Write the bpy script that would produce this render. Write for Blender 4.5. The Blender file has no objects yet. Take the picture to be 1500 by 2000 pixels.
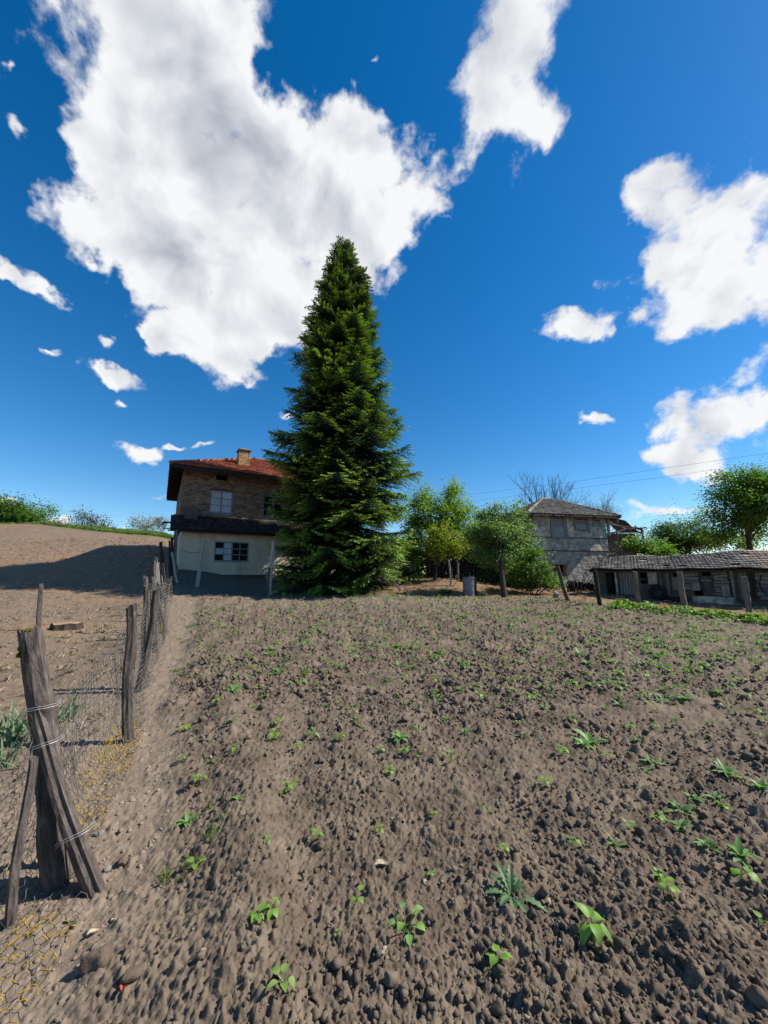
import bpy, math, random
import numpy as np
from mathutils import Vector, Matrix

random.seed(11)
rng = np.random.default_rng(11)
SC = bpy.context.scene
COL = SC.collection
R = math.radians
PI = math.pi

# ------------------------------------------------------------------ camera, sky, sun, exposure
PITCH, FOC, EYE = R(9.5), 751.4, 1.6
cam_data = bpy.data.cameras.new('camera')
cam_data.sensor_fit = 'VERTICAL'
cam_data.sensor_height = 34.6
cam_data.sensor_width = 25.95
cam_data.lens = 13.0
cam_data.clip_start = 0.05
cam_data.clip_end = 6000
cam = bpy.data.objects.new('camera', cam_data)
COL.objects.link(cam)
cam.location = (0, 0, EYE)
cam.rotation_euler = (R(90) + PITCH, 0, 0)
SC.camera = cam

SUN_EL, SUN_AZ = R(44), R(4)            # azimuth measured from +X towards +Y
sun_vec = Vector((math.cos(SUN_AZ) * math.cos(SUN_EL), math.sin(SUN_AZ) * math.cos(SUN_EL), math.sin(SUN_EL)))
sd = bpy.data.lights.new('sun', 'SUN')
sd.energy = 5.0
sd.angle = R(0.53)
sd.color = (1.0, 0.955, 0.88)
sun = bpy.data.objects.new('sun', sd)
COL.objects.link(sun)
sun.rotation_euler = (-sun_vec).to_track_quat('-Z', 'Y').to_euler()
sun.location = (30, 20, 40)

SC.view_settings.view_transform = 'Standard'
SC.view_settings.look = 'None'
SC.view_settings.exposure = 0.62
SC.view_settings.gamma = 1.0
SC.view_settings.use_curve_mapping = False
SC.render.engine = 'CYCLES'
SC.cycles.max_bounces = 6
SC.cycles.transparent_max_bounces = 8


def ray(px, py):
    x = (px - 750) / FOC
    y = (1000 - py) / FOC
    return np.array([x, math.cos(PITCH) - y * math.sin(PITCH), math.sin(PITCH) + y * math.cos(PITCH)])


def at_y(px, py, Y):
    d = ray(px, py)
    return Vector(np.array([0, 0, EYE]) + d * (Y / d[1]))


# sky: Nishita plus a layer of cumulus laid out on the celestial sphere (stereographic chart)
CB = [  # direction handle x, y, half axes, tilt, weight
    (290, 40, 205, 130, 20, 1), (430, 60, 75, 95, -10, 1), (330, 160, 140, 110, 0, 1), (360, 270, 170, 130, 0, 1.1),
    (470, 280, 95, 90, 0, 1), (330, 400, 150, 140, 0, 1.1), (160, 455, 70, 48, 30, 1), (270, 525, 140, 70, 30, 1),
    (480, 420, 190, 170, 0, 1.3), (640, 370, 170, 115, 10, 1.1), (700, 275, 70, 60, 0, 1), (785, 335, 85, 55, 30, .9),
    (855, 412, 58, 36, 20, .9), (705, 480, 105, 95, 0, 1), (560, 560, 150, 100, 0, 1.1), (420, 625, 130, 75, 30, 1),
    (430, 705, 100, 50, 15, 1), (590, 640, 100, 55, 0, 1), (335, 655, 60, 28, 25, .9),
    (1020, 25, 130, 70, 0, .95), (960, 80, 85, 55, -30, .85), (1035, 150, 80, 90, 0, 1), (935, 180, 90, 52, 20, .85),
    (900, 250, 65, 42, -20, .8), (1062, 240, 48, 66, 0, .85), (890, 305, 55, 30, -20, .75), (985, 335, 40, 52, 0, .8),
    (990, 250, 65, 55, 0, .8),
    (1430, 278, 95, 34, -15, .9), (1390, 390, 145, 55, -8, .95), (1255, 405, 62, 38, 0, .85), (1300, 352, 65, 22, -15, .75),
    (1430, 480, 140, 95, 0, 1), (1330, 515, 85, 65, 0, .9), (1400, 580, 125, 55, -10, .95), (1320, 622, 42, 30, 0, .9),
    (1160, 632, 100, 50, -8, 1), (1165, 549, 58, 19, -5, .8), (1110, 652, 50, 30, 10, .9), (1240, 590, 46, 26, 0, .8),
    (1395, 790, 115, 50, -8, 1), (1465, 700, 85, 28, -25, .9), (1400, 862, 125, 48, -5, 1), (1330, 892, 62, 26, 0, .9),
    (1490, 785, 85, 58, 0, 1), (1160, 820, 72, 17, 0, .9), (1175, 777, 19, 9, 0, .85), (1310, 975, 95, 15, -4, .95),
    (1440, 918, 34, 10, 0, .8), (60, 262, 62, 25, 50, .85), (18, 90, 52, 42, 20, .8), (60, 540, 56, 22, 50, .9),
    (5, 510, 25, 30, 0, .8), (210, 632, 42, 20, 25, .85), (205, 705, 76, 17, 25, .85), (230, 762, 25, 11, 30, .75),
    (95, 675, 30, 12, 10, .7), (270, 871, 52, 18, 0, .95), (345, 870, 17, 7, 0, .9), (405, 876, 30, 8, 0, .75),
    (550, 800, 30, 14, 0, .8), (20, 970, 32, 11, 0, .95), (735, 146, 20, 9, -20, .75), (110, 1012, 34, 11, 0, .9),
    (325, 968, 34, 12, 8, .9), (252, 1035, 70, 13, 0, .85), (1560, 330, 90, 60, 0, 1), (1600, 520, 140, 120, 0, 1),
    (1620, 830, 130, 60, 0, 1), (300, -120, 260, 140, 10, 1), (1060, -90, 170, 90, -20, 1), (-90, 120, 70, 60, 0, .9),
]
CDIR = np.array([0, math.cos(R(30)), math.sin(R(30))])
E1 = np.array([1.0, 0, 0])
E2 = np.array([0, -math.sin(R(30)), math.cos(R(30))])


def stereo(px, py):
    d = ray(px, py)
    d = d / np.linalg.norm(d)
    k = 1 / (1 + d @ CDIR)
    return np.array([d @ E1 * k, d @ E2 * k])


def build_world():
    w = bpy.data.worlds.new('World')
    SC.world = w
    w.use_nodes = True
    nt = w.node_tree
    nt.nodes.clear()
    N, L = nt.nodes.new, nt.links.new

    def math_(op, a, b=None, c=None):
        n = N('ShaderNodeMath')
        n.operation = op
        for i, v in enumerate((a, b, c)):
            if v is None:
                continue
            if isinstance(v, (int, float)):
                n.inputs[i].default_value = v
            else:
                L(v, n.inputs[i])
        return n.outputs[0]

    def rng_(v, a, b, c=0.0, d=1.0, smooth=True):
        n = N('ShaderNodeMapRange')
        n.interpolation_type = 'SMOOTHSTEP' if smooth else 'LINEAR'
        L(v, n.inputs[0])
        for i, q in enumerate((a, b, c, d)):
            n.inputs[1 + i].default_value = q
        return n.outputs[0]

    def vdot(v, c):
        n = N('ShaderNodeVectorMath')
        n.operation = 'DOT_PRODUCT'
        L(v, n.inputs[0])
        n.inputs[1].default_value = tuple(c)
        return n.outputs['Value']

    def vadd(v, c, op='ADD'):
        n = N('ShaderNodeVectorMath')
        n.operation = op
        L(v, n.inputs[0])
        if isinstance(c, tuple):
            n.inputs[1].default_value = c
        else:
            L(c, n.inputs[1])
        return n.outputs[0]

    def noise(v, scale, detail, rough, dist=0.0):
        n = N('ShaderNodeTexNoise')
        L(v, n.inputs['Vector'])
        n.inputs['Scale'].default_value = scale
        n.inputs['Detail'].default_value = detail
        n.inputs['Roughness'].default_value = rough
        n.inputs['Distortion'].default_value = dist
        return n

    sky = N('ShaderNodeTexSky')
    sky.sky_type = 'NISHITA'
    sky.sun_disc = False
    sky.sun_elevation = SUN_EL
    sky.sun_rotation = R(90) - SUN_AZ
    sky.altitude = 300
    sky.air_density = 1.0
    sky.dust_density = 0.15
    sky.ozone_density = 2.6
    hue = N('ShaderNodeHueSaturation')
    hue.inputs['Saturation'].default_value = 1.4
    hue.inputs['Value'].default_value = 1.0
    L(sky.outputs[0], hue.inputs['Color'])
    bg_sky = N('ShaderNodeBackground')
    L(hue.outputs[0], bg_sky.inputs['Color'])
    bg_sky.inputs['Strength'].default_value = 0.098

    tc = N('ShaderNodeTexCoord')
    d = tc.outputs['Generated']
    c = math_('ADD', vdot(d, CDIR), 1.0)
    c = math_('MAXIMUM', c, 0.02)
    comb = N('ShaderNodeCombineXYZ')
    L(math_('DIVIDE', vdot(d, E1), c), comb.inputs[0])
    L(math_('DIVIDE', vdot(d, E2), c), comb.inputs[1])
    P = comb.outputs[0]
    # warp the chart so that outlines are ragged
    wn = noise(P, 9.0, 5, 0.6)
    off = vadd(vadd(wn.outputs['Color'], (-.5, -.5, -.5)), (.10, .10, 0.0), 'MULTIPLY')
    PW = vadd(P, off)
    acc = None
    for (x, y, rx, ry, rot, wgt) in CB:
        p0 = stereo(x, y)
        a = R(rot)
        ax = stereo(x + rx * math.cos(a), y + rx * math.sin(a)) - p0
        ay = stereo(x - ry * math.sin(a), y + ry * math.cos(a)) - p0
        m = N('ShaderNodeMapping')
        m.vector_type = 'TEXTURE'
        L(PW, m.inputs[0])
        m.inputs[1].default_value = (p0[0], p0[1], 0)
        m.inputs[2].default_value = (0, 0, math.atan2(ax[1], ax[0]))
        K = 1.5
        m.inputs[3].default_value = (np.linalg.norm(ax) * K, np.linalg.norm(ay) * K, 1)
        g = N('ShaderNodeTexGradient')
        g.gradient_type = 'SPHERICAL'
        L(m.outputs[0], g.inputs[0])
        v = math_('MULTIPLY', g.outputs['Fac'], wgt * 1.5 if rx < 80 and (x < 120 or 500 < y) and x < 560 else wgt if (x < 830 and wgt >= 1) or (rx < 80 and x < 830) else wgt * (1.2 if y > 800 and rx < 100 else .8))
        acc = v if acc is None else math_('ADD', acc, v)
    # the rest of the sky, out of the picture: ordinary broken cumulus
    rad = N('ShaderNodeVectorMath')
    rad.operation = 'LENGTH'
    L(P, rad.inputs[0])
    gen = noise(P, 2.2, 4, 0.55)
    g2 = math_('MULTIPLY', rng_(gen.outputs['Fac'], 0.5, 0.68), rng_(rad.outputs['Value'], 0.8, 1.05))
    acc = math_('ADD', acc, math_('MULTIPLY', g2, 0.9))
    f1 = noise(P, 13.0, 10, 0.62, 0.25)
    f2 = noise(P, 42.0, 6, 0.6)
    nz = math_('ADD', math_('MULTIPLY', math_('SUBTRACT', f1.outputs['Fac'], .5), 2.2),
               math_('MULTIPLY', math_('SUBTRACT', f2.outputs['Fac'], .5), .75))
    vo = N('ShaderNodeTexVoronoi')
    vo.feature = 'F1'
    vo.inputs['Scale'].default_value = 17.0
    vo.inputs['Detail'].default_value = 2.0
    vo.inputs['Roughness'].default_value = 0.62
    vo.normalize = True
    L(PW, vo.inputs['Vector'])
    billow = math_('SUBTRACT', .30, vo.outputs['Distance'])
    nz = math_('ADD', nz, math_('MULTIPLY', billow, 1.5))
    capped = math_('MINIMUM', acc, 1.2)
    hn = noise(P, 6.5, 5, 0.6, 0.4)
    hole = math_('MULTIPLY', rng_(hn.outputs['Fac'], .5, .68), rng_(acc, 1.7, .7))
    dens = math_('SUBTRACT', math_('ADD', capped, nz), math_('MULTIPLY', hole, .58))
    alpha = math_('MULTIPLY', rng_(dens, 0.36, 0.92), rng_(acc, 0.03, 0.22))
    # relief: puffs are brighter on the side towards the sun
    sunp = np.array([sun_vec @ Vector(E1), sun_vec @ Vector(E2)])
    sunp = sunp / np.linalg.norm(sunp)
    sm1 = noise(P, 11.0, 4, 0.5, 0.3)
    PS = vadd(P, (float(sunp[0]) * .022, float(sunp[1]) * .022, 0.0))
    sm2 = noise(PS, 11.0, 4, 0.5, 0.3)
    rel = math_('MULTIPLY', math_('SUBTRACT', sm1.outputs['Fac'], sm2.outputs['Fac']), 2.4)
    thick = rng_(math_('ADD', acc, math_('MULTIPLY', nz, .8)), 0.95, 2.9)
    bright = math_('SUBTRACT', 0.92, math_('MULTIPLY', thick, 0.46))
    bright = math_('ADD', math_('ADD', bright, rel), math_('MULTIPLY', billow, .35))
    bright = math_('MINIMUM', math_('MAXIMUM', bright, 0.0), 1.0)
    ramp = N('ShaderNodeMix')
    ramp.data_type = 'RGBA'
    L(bright, ramp.inputs['Factor'])
    ramp.inputs['A'].default_value = (.36, .40, .49, 1)
    ramp.inputs['B'].default_value = (.95, .96, .98, 1)
    bg_c = N('ShaderNodeBackground')
    L(ramp.outputs['Result'], bg_c.inputs['Color'])
    bg_c.inputs['Strength'].default_value = 0.64
    mix = N('ShaderNodeMixShader')
    L(alpha, mix.inputs[0])
    L(bg_sky.outputs[0], mix.inputs[1])
    L(bg_c.outputs[0], mix.inputs[2])
    out = N('ShaderNodeOutputWorld')
    L(mix.outputs[0], out.inputs['Surface'])
    w.cycles.sampling_method = 'MANUAL'
    w.cycles.sample_map_resolution = 512


build_world()

# ------------------------------------------------------------------ helpers: objects


def link(name, me, parent=None):
    o = bpy.data.objects.new(name, me)
    COL.objects.link(o)
    if parent is not None:
        o.parent = parent
    return o


def tag(o, label=None, cat=None, group=None, kind=None):
    if label:
        o['label'] = label
    if cat:
        o['category'] = cat
    if group:
        o['group'] = group
    if kind:
        o['kind'] = kind
    return o


def empty(name, loc=(0, 0, 0), rz=0.0, label=None, cat=None, group=None):
    o = link(name, None)
    o.empty_display_size = 0.2
    o.location = loc
    o.rotation_euler = (0, 0, rz)
    return tag(o, label, cat, group)


def mesh_np(name, V, T=None, Q=None, mat=None, smooth=False, attr=None):
    V = np.asarray(V, dtype=np.float32).reshape(-1, 3)
    me = bpy.data.meshes.new(name)
    me.vertices.add(len(V))
    me.vertices.foreach_set('co', V.ravel())
    parts, starts, tot = [], [], 0
    if T is not None and len(T):
        T = np.asarray(T, dtype=np.int32).reshape(-1, 3)
        parts.append(T.ravel())
        starts.append(np.arange(len(T)) * 3)
        tot += T.size
    if Q is not None and len(Q):
        Q = np.asarray(Q, dtype=np.int32).reshape(-1, 4)
        parts.append(Q.ravel())
        starts.append(tot + np.arange(len(Q)) * 4)
        tot += Q.size
    idx = np.concatenate(parts).astype(np.int32)
    st = np.concatenate(starts).astype(np.int32)
    me.loops.add(tot)
    me.loops.foreach_set('vertex_index', idx)
    me.polygons.add(len(st))
    me.polygons.foreach_set('loop_start', st)
    if smooth:
        me.polygons.foreach_set('use_smooth', np.ones(len(st), dtype=bool))
    if attr:
        for k, a in attr.items():
            at = me.attributes.new(k, 'FLOAT', 'POINT')
            at.data.foreach_set('value', np.asarray(a, dtype=np.float32))
    me.update(calc_edges=True)
    if mat is not None:
        me.materials.append(mat)
    return me


class MB:
    """collects verts / faces for ONE mesh"""

    def __init__(s):
        s.v, s.f = [], []

    def add(s, verts, faces):
        b = len(s.v)
        s.v.extend([tuple(v) for v in verts])
        s.f.extend([tuple(b + i for i in f) for f in faces])

    def box(s, c, size, rot=None, jitter=0.0):
        c = Vector(c)
        hx, hy, hz = size[0] / 2, size[1] / 2, size[2] / 2
        vs = [Vector((sx * hx, sy * hy, sz * hz)) for sx in (-1, 1) for sy in (-1, 1) for sz in (-1, 1)]
        if jitter:
            vs = [v + Vector([random.uniform(-jitter, jitter) for _ in range(3)]) for v in vs]
        if rot is not None:
            vs = [rot @ v for v in vs]
        s.add([c + v for v in vs], [(0, 1, 3, 2), (4, 6, 7, 5), (0, 4, 5, 1), (2, 3, 7, 6), (0, 2, 6, 4), (1, 5, 7, 3)])

    def tube(s, pts, radii, n=6, cap=True):
        pts = [Vector(p) for p in pts]
        if isinstance(radii, (int, float)):
            radii = [radii] * len(pts)
        t0 = (pts[1] - pts[0]).normalized()
        a = t0.orthogonal().normalized()
        b0 = len(s.v)
        for i, p in enumerate(pts):
            t = (pts[min(i + 1, len(pts) - 1)] - pts[max(i - 1, 0)]).normalized()
            a = (a - t * a.dot(t))
            a = a.normalized() if a.length > 1e-6 else t.orthogonal().normalized()
            b = t.cross(a)
            for k in range(n):
                q = 2 * PI * k / n
                s.v.append(tuple(p + (a * math.cos(q) + b * math.sin(q)) * radii[i]))
        for i in range(len(pts) - 1):
            for k in range(n):
                k2 = (k + 1) % n
                s.f.append((b0 + i * n + k, b0 + i * n + k2, b0 + (i + 1) * n + k2, b0 + (i + 1) * n + k))
        if cap:
            s.f.append(tuple(b0 + k for k in reversed(range(n))))
            s.f.append(tuple(b0 + (len(pts) - 1) * n + k for k in range(n)))

    def build(s, name, mat, parent=None, smooth=False):
        me = bpy.data.meshes.new(name)
        me.from_pydata(s.v, [], s.f)
        me.update()
        if smooth:
            me.polygons.foreach_set('use_smooth', np.ones(len(me.polygons), dtype=bool))
        if mat is not None:
            me.materials.append(mat)
        return link(name, me, parent)


# ------------------------------------------------------------------ helpers: noise in numpy


def _hash(ix, iy, seed):
    h = (ix.astype(np.int64) * 374761393 + iy.astype(np.int64) * 668265263 + seed * 1274126177) & 0xFFFFFFFF
    h = ((h ^ (h >> 13)) * 1274126177) & 0xFFFFFFFF
    h = ((h ^ (h >> 16)) * 2246822519) & 0xFFFFFFFF
    return ((h ^ (h >> 15)) & 0xFFFFFF) / float(0xFFFFFF)


def vnoise(x, y, seed=0):
    ix, iy = np.floor(x).astype(np.int64), np.floor(y).astype(np.int64)
    fx, fy = x - ix, y - iy
    ux, uy = fx * fx * (3 - 2 * fx), fy * fy * (3 - 2 * fy)
    a, b = _hash(ix, iy, seed), _hash(ix + 1, iy, seed)
    c, d = _hash(ix, iy + 1, seed), _hash(ix + 1, iy + 1, seed)
    return (a * (1 - ux) + b * ux) * (1 - uy) + (c * (1 - ux) + d * ux) * uy


def fbm(x, y, oct=4, seed=0, gain=0.5):
    s, a, t = 0, 1.0, 0
    for i in range(oct):
        s = s + a * vnoise(x * 2 ** i + 17.3 * i, y * 2 ** i - 9.1 * i, seed + i)
        t += a
        a *= gain
    return s / t - 0.5


def bumps(x, y, cell, seed, rmin=.25, rmax=.62, p=1.0):
    """crumbs: one dome of random size per cell"""
    gx, gy = x / cell, y / cell
    ix, iy = np.floor(gx).astype(np.int64), np.floor(gy).astype(np.int64)
    out = np.zeros_like(x)
    for dx in (-1, 0, 1):
        for dy in (-1, 0, 1):
            jx, jy = ix + dx, iy + dy
            cx = jx + .15 + .7 * _hash(jx, jy, seed)
            cy = jy + .15 + .7 * _hash(jx, jy, seed + 1)
            r = rmin + (rmax - rmin) * _hash(jx, jy, seed + 2) ** 2
            e = .75 + .5 * _hash(jx, jy, seed + 4)
            ex = (_hash(jx, jy, seed + 3) < p)
            d2 = ((gx - cx) * e) ** 2 + ((gy - cy) / e) ** 2
            hgt = np.sqrt(np.clip(r * r - d2, 0, None)) * ex
            out = np.maximum(out, hgt)
    return out * cell


def sstep(a, b, x):
    t = np.clip((x - a) / (b - a), 0, 1)
    return t * t * (3 - 2 * t)


# ------------------------------------------------------------------ terrain shape


def fence_x(y):
    return np.where(y > 2.3, -1.7 - .47 * (y - 2.3), -1.7 - .05 * (y - 2.3))


def bed_x(y):
    y = np.asarray(y, float)
    return np.where(y > 2.3, -1.15 - .455 * (y - 2.3), -1.15 - .45 * (y - 2.3)) + .0


BEX = [-60, -9.9, 3.5, 7.0, 7.9, 9.9, 12.5, 30]
BEY = [18.9, 18.7, 17.5, 15.9, 13.4, 10.2, 7.0, -6]


def bed_far(x):
    return np.interp(x, BEX, BEY)


def H(x, y):
    """ground height without the fine relief"""
    x = np.asarray(x, dtype=float)
    y = np.asarray(y, dtype=float)
    z = .048 * np.clip(y - 2.5, 0, 26) + .012 * np.clip(y - 28.5, 0, 200)
    bank = .50 * sstep(17.6, 21.0, y) * (1 - sstep(2.5, 8.5, x))
    ang = x / np.maximum(y, 1.0)
    side = sstep(-.30, -.62, ang) * sstep(9, 16, y)
    tt = np.clip((y - 12.5) / 29.5, 0, 1.0)
    ridge = 4.35 + 1.1 * sstep(-.55, -.98, ang)
    hill = side * ridge * tt ** 1.35
    hill = hill * (1 - .75 * sstep(43, 70, y))
    back = (1 - sstep(-60, -4, y)) * 0.0
    roll = .05 * np.sin(x * .9 + 1.3) * np.sin(y * .55) * sstep(5, 10, np.abs(y))
    return z + bank + hill + roll + back


def H1(x, y):
    return float(H(np.array([x]), np.array([y]))[0])


def gpx(px, py, lift=0.0):
    """where the ray through a picture point meets the ground"""
    d = ray(px, py)
    t = np.linspace(.5, 90, 9000)
    z = EYE + d[2] * t
    below = z < H(d[0] * t, d[1] * t) + lift
    i = int(np.argmax(below)) if below.any() else len(t) - 1
    return Vector((d[0] * t[i], d[1] * t[i], H1(d[0] * t[i], d[1] * t[i])))


def bed_mask(x, y):
    n = fbm(x * 1.7, y * 1.7, 4, 91) * .8
    return sstep(-.22, .22, x - bed_x(y) + .12 + n * .6) * sstep(-.25, .25, bed_far(x) - y + n * 1.2)


def fine(x, y):
    """fine relief: crumbly clods in the bed, trodden earth elsewhere"""
    m = bed_mask(x, y)
    wx = x + .02 * fbm(x * 22, y * 22, 3, 5)
    wy = y + .02 * fbm(x * 22 + 40, y * 22, 3, 6)
    big = fbm(x * 2.2, y * 2.2, 3, 12)
    dens = np.clip(.95 + 1.0 * fbm(x * .9, y * .9, 3, 33), .6, 1.35)
    rg = 1 - 1.6 * np.abs(fbm(x * 26, y * 26, 3, 81, .65))
    fr_ = 1 + .9 * sstep(4, 11, np.hypot(x, y))
    c = bumps(wx, wy, .125, 21, .10, .44, .32) * .95 * dens * rg
    c = np.maximum(c, bumps(wx + 3.1, wy + 1.7, .058, 41, .15, .52, .6) * 1.0 * dens * rg + c * .4)
    c = c + bumps(wx, wy, .030, 61, .2, .62, .9) * .8
    c = c + bumps(wx + .7, wy - .4, .017, 67, .2, .62, .9) * .8
    c = c * fr_ * 1.18 + .026 * fbm(x * 40, y * 40, 4, 77, .75)
    rows = .03 * np.sin(2 * PI * (x * .9 + y * .12) / .62 + 2.2 * fbm(x * .5, y * .5, 2, 19))
    dx = x - bed_x(y) + .25 * fbm(x * 1.7, y * 1.7, 3, 91)
    lip = .075 * np.exp(-((dx - .42) / .24) ** 2) * (1 - sstep(5, 9, y))
    bed = .055 + .075 * big + c + rows * .5 + lip
    path = .034 * fbm(x * 5, y * 5, 4, 51) + .016 * fbm(x * 27, y * 27, 4, 53, .7) + bumps(x, y, .07, 71, .12, .45, .45) * .7 + bumps(x, y, .028, 75, .2, .55, .8) * .7
    rough = (.12 * fbm(x * .8, y * .8, 4, 55) + .06 * fbm(x * 4, y * 4, 4, 58, .65) + bumps(x, y, .16, 59, .1, .45, .4) * .35) * sstep(6, 14, y)
    return bed * m + (path + rough) * (1 - m)


def G(x, y):
    return float((H(np.array([x]), np.array([y])) + fine(np.array([float(x)]), np.array([float(y)])))[0])

# ------------------------------------------------------------------ materials


KALB = 0.62          # the picture is exposed for dark ground: base colours kept low, exposure raised


def nm(name, cols, scale=4.0, detail=6, stretch=(1, 1, 1), rough=0.9, bump=None, rand=None, spec=0.25,
       patch=None, transl=0.0, attr=None, dist=0.0, backmix=None):
    cols = [(p, tuple(q * KALB for q in c)) for p, c in cols]
    patch = (tuple(q * KALB for q in patch[0]),) + tuple(patch[1:]) if patch else None
    attr = [(a_, tuple(q * KALB for q in c)) for a_, c in attr] if attr else None
    """procedural material: colour ramp over noise, optional second patch colour, per-island / per-object variation"""
    m = bpy.data.materials.new(name)
    m.use_nodes = True
    nt = m.node_tree
    N, L = nt.nodes.new, nt.links.new
    bs = nt.nodes['Principled BSDF']
    bs.inputs['Roughness'].default_value = rough
    bs.inputs['Specular IOR Level'].default_value = spec
    tc = N('ShaderNodeTexCoord')
    mp = N('ShaderNodeMapping')
    mp.inputs['Scale'].default_value = stretch
    L(tc.outputs['Object'], mp.inputs[0])
    vec = mp.outputs[0]
    oi = N('ShaderNodeObjectInfo')
    va = N('ShaderNodeVectorMath')
    va.operation = 'MULTIPLY_ADD'
    L(oi.outputs['Random'], va.inputs[0])
    va.inputs[1].default_value = (37.0, 11.0, 23.0)
    L(vec, va.inputs[2])
    vec = va.outputs[0]
    nz = N('ShaderNodeTexNoise')
    nz.inputs['Scale'].default_value = scale
    nz.inputs['Detail'].default_value = detail
    nz.inputs['Roughness'].default_value = 0.62
    nz.inputs['Distortion'].default_value = dist
    L(vec, nz.inputs['Vector'])
    rp = N('ShaderNodeValToRGB')
    el = rp.color_ramp.elements
    while len(el) > 1:
        el.remove(el[-1])
    el[0].position, el[0].color = cols[0][0], (*cols[0][1], 1)
    for p, c in cols[1:]:
        e = el.new(p)
        e.color = (*c, 1)
    L(nz.outputs['Fac'], rp.inputs[0])
    col = rp.outputs[0]

    def mixc(fac, a, b, blend='MIX'):
        x = N('ShaderNodeMix')
        x.data_type = 'RGBA'
        x.blend_type = blend
        if isinstance(fac, (int, float)):
            x.inputs['Factor'].default_value = fac
        else:
            L(fac, x.inputs['Factor'])
        for k, v in (('A', a), ('B', b)):
            if isinstance(v, tuple):
                x.inputs[k].default_value = (*v, 1)
            else:
                L(v, x.inputs[k])
        return x.outputs['Result']

    if patch:      # (colour, scale, lo, hi)
        n2 = N('ShaderNodeTexNoise')
        n2.inputs['Scale'].default_value = patch[1]
        n2.inputs['Detail'].default_value = 8
        n2.inputs['Roughness'].default_value = .65
        L(vec, n2.inputs['Vector'])
        mr = N('ShaderNodeMapRange')
        mr.interpolation_type = 'SMOOTHSTEP'
        L(n2.outputs['Fac'], mr.inputs[0])
        mr.inputs[1].default_value, mr.inputs[2].default_value = patch[2], patch[3]
        col = mixc(mr.outputs[0], col, patch[0])
    if attr:       # list of (attribute, colour)
        for a, c in attr:
            at = N('ShaderNodeAttribute')
            at.attribute_name = a
            col = mixc(at.outputs['Fac'], col, c)
    if rand:       # (mode, low, high)
        if rand[0] == 'island':
            g = N('ShaderNodeNewGeometry')
            rv = g.outputs['Random Per Island']
        else:
            rv = oi.outputs['Random']
        mr = N('ShaderNodeMapRange')
        L(rv, mr.inputs[0])
        mr.inputs[3].default_value, mr.inputs[4].default_value = rand[1], rand[2]
        hs = N('ShaderNodeHueSaturation')
        L(mr.outputs[0], hs.inputs['Value'])
        if len(rand) > 3:
            m2 = N('ShaderNodeMapRange')
            L(rv, m2.inputs[0])
            m2.inputs[3].default_value, m2.inputs[4].default_value = .5 - rand[3], .5 + rand[3]
            L(m2.outputs[0], hs.inputs['Hue'])
        L(col, hs.inputs['Color'])
        col = hs.outputs[0]
    L(col, bs.inputs['Base Color'])
    if bump:       # (scale, strength, distance)
        nb = N('ShaderNodeTexNoise')
        nb.inputs['Scale'].default_value = bump[0]
        nb.inputs['Detail'].default_value = 8
        nb.inputs['Roughness'].default_value = .65
        L(vec, nb.inputs['Vector'])
        bp = N('ShaderNodeBump')
        bp.inputs['Strength'].default_value = bump[1]
        bp.inputs['Distance'].default_value = bump[2]
        L(nb.outputs['Fac'], bp.inputs['Height'])
        L(bp.outputs[0], bs.inputs['Normal'])
    if transl:
        tr = N('ShaderNodeBsdfTranslucent')
        hs = N('ShaderNodeHueSaturation')
        hs.inputs['Saturation'].default_value = 1.15
        hs.inputs['Value'].default_value = 1.5
        L(col, hs.inputs['Color'])
        L(hs.outputs[0], tr.inputs['Color'])
        mx = N('ShaderNodeMixShader')
        mx.inputs[0].default_value = transl
        L(bs.outputs[0], mx.inputs[1])
        L(tr.outputs[0], mx.inputs[2])
        L(mx.outputs[0], nt.nodes['Material Output'].inputs['Surface'])
    return m


M = {}
M['earth'] = nm('earth', [(.25, (.112, .083, .059)), (.5, (.203, .153, .109)), (.75, (.305, .234, .168))], 3.0, 9, rough=.95,
                bump=(70, .55, .012), spec=.15,
                attr=[('dry', (.315, .24, .172)), ('straw', (.31, .215, .138)), ('orange', (.40, .21, .09)), ('green', (.10, .17, .035))])
# break the attribute-tinted earth up with a second noise
_nt = M['earth'].node_tree
_bs = _nt.nodes['Principled BSDF']
_src = _bs.inputs['Base Color'].links[0].from_socket
_n = _nt.nodes.new('ShaderNodeTexNoise')
_n.inputs['Scale'].default_value = 9.0
_n.inputs['Detail'].default_value = 10
_n.inputs['Roughness'].default_value = .72
_tc = _nt.nodes.new('ShaderNodeTexCoord')
_nt.links.new(_tc.outputs['Object'], _n.inputs['Vector'])
_mr = _nt.nodes.new('ShaderNodeMapRange')
_mr.inputs[1].default_value, _mr.inputs[2].default_value = .3, .7
_mr.inputs[3].default_value, _mr.inputs[4].default_value = .68, 1.3
_nt.links.new(_n.outputs['Fac'], _mr.inputs[0])
_hs = _nt.nodes.new('ShaderNodeHueSaturation')
_nt.links.new(_mr.outputs[0], _hs.inputs['Value'])
_nt.links.new(_src, _hs.inputs['Color'])
_nt.links.new(_hs.outputs[0], _bs.inputs['Base Color'])

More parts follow.
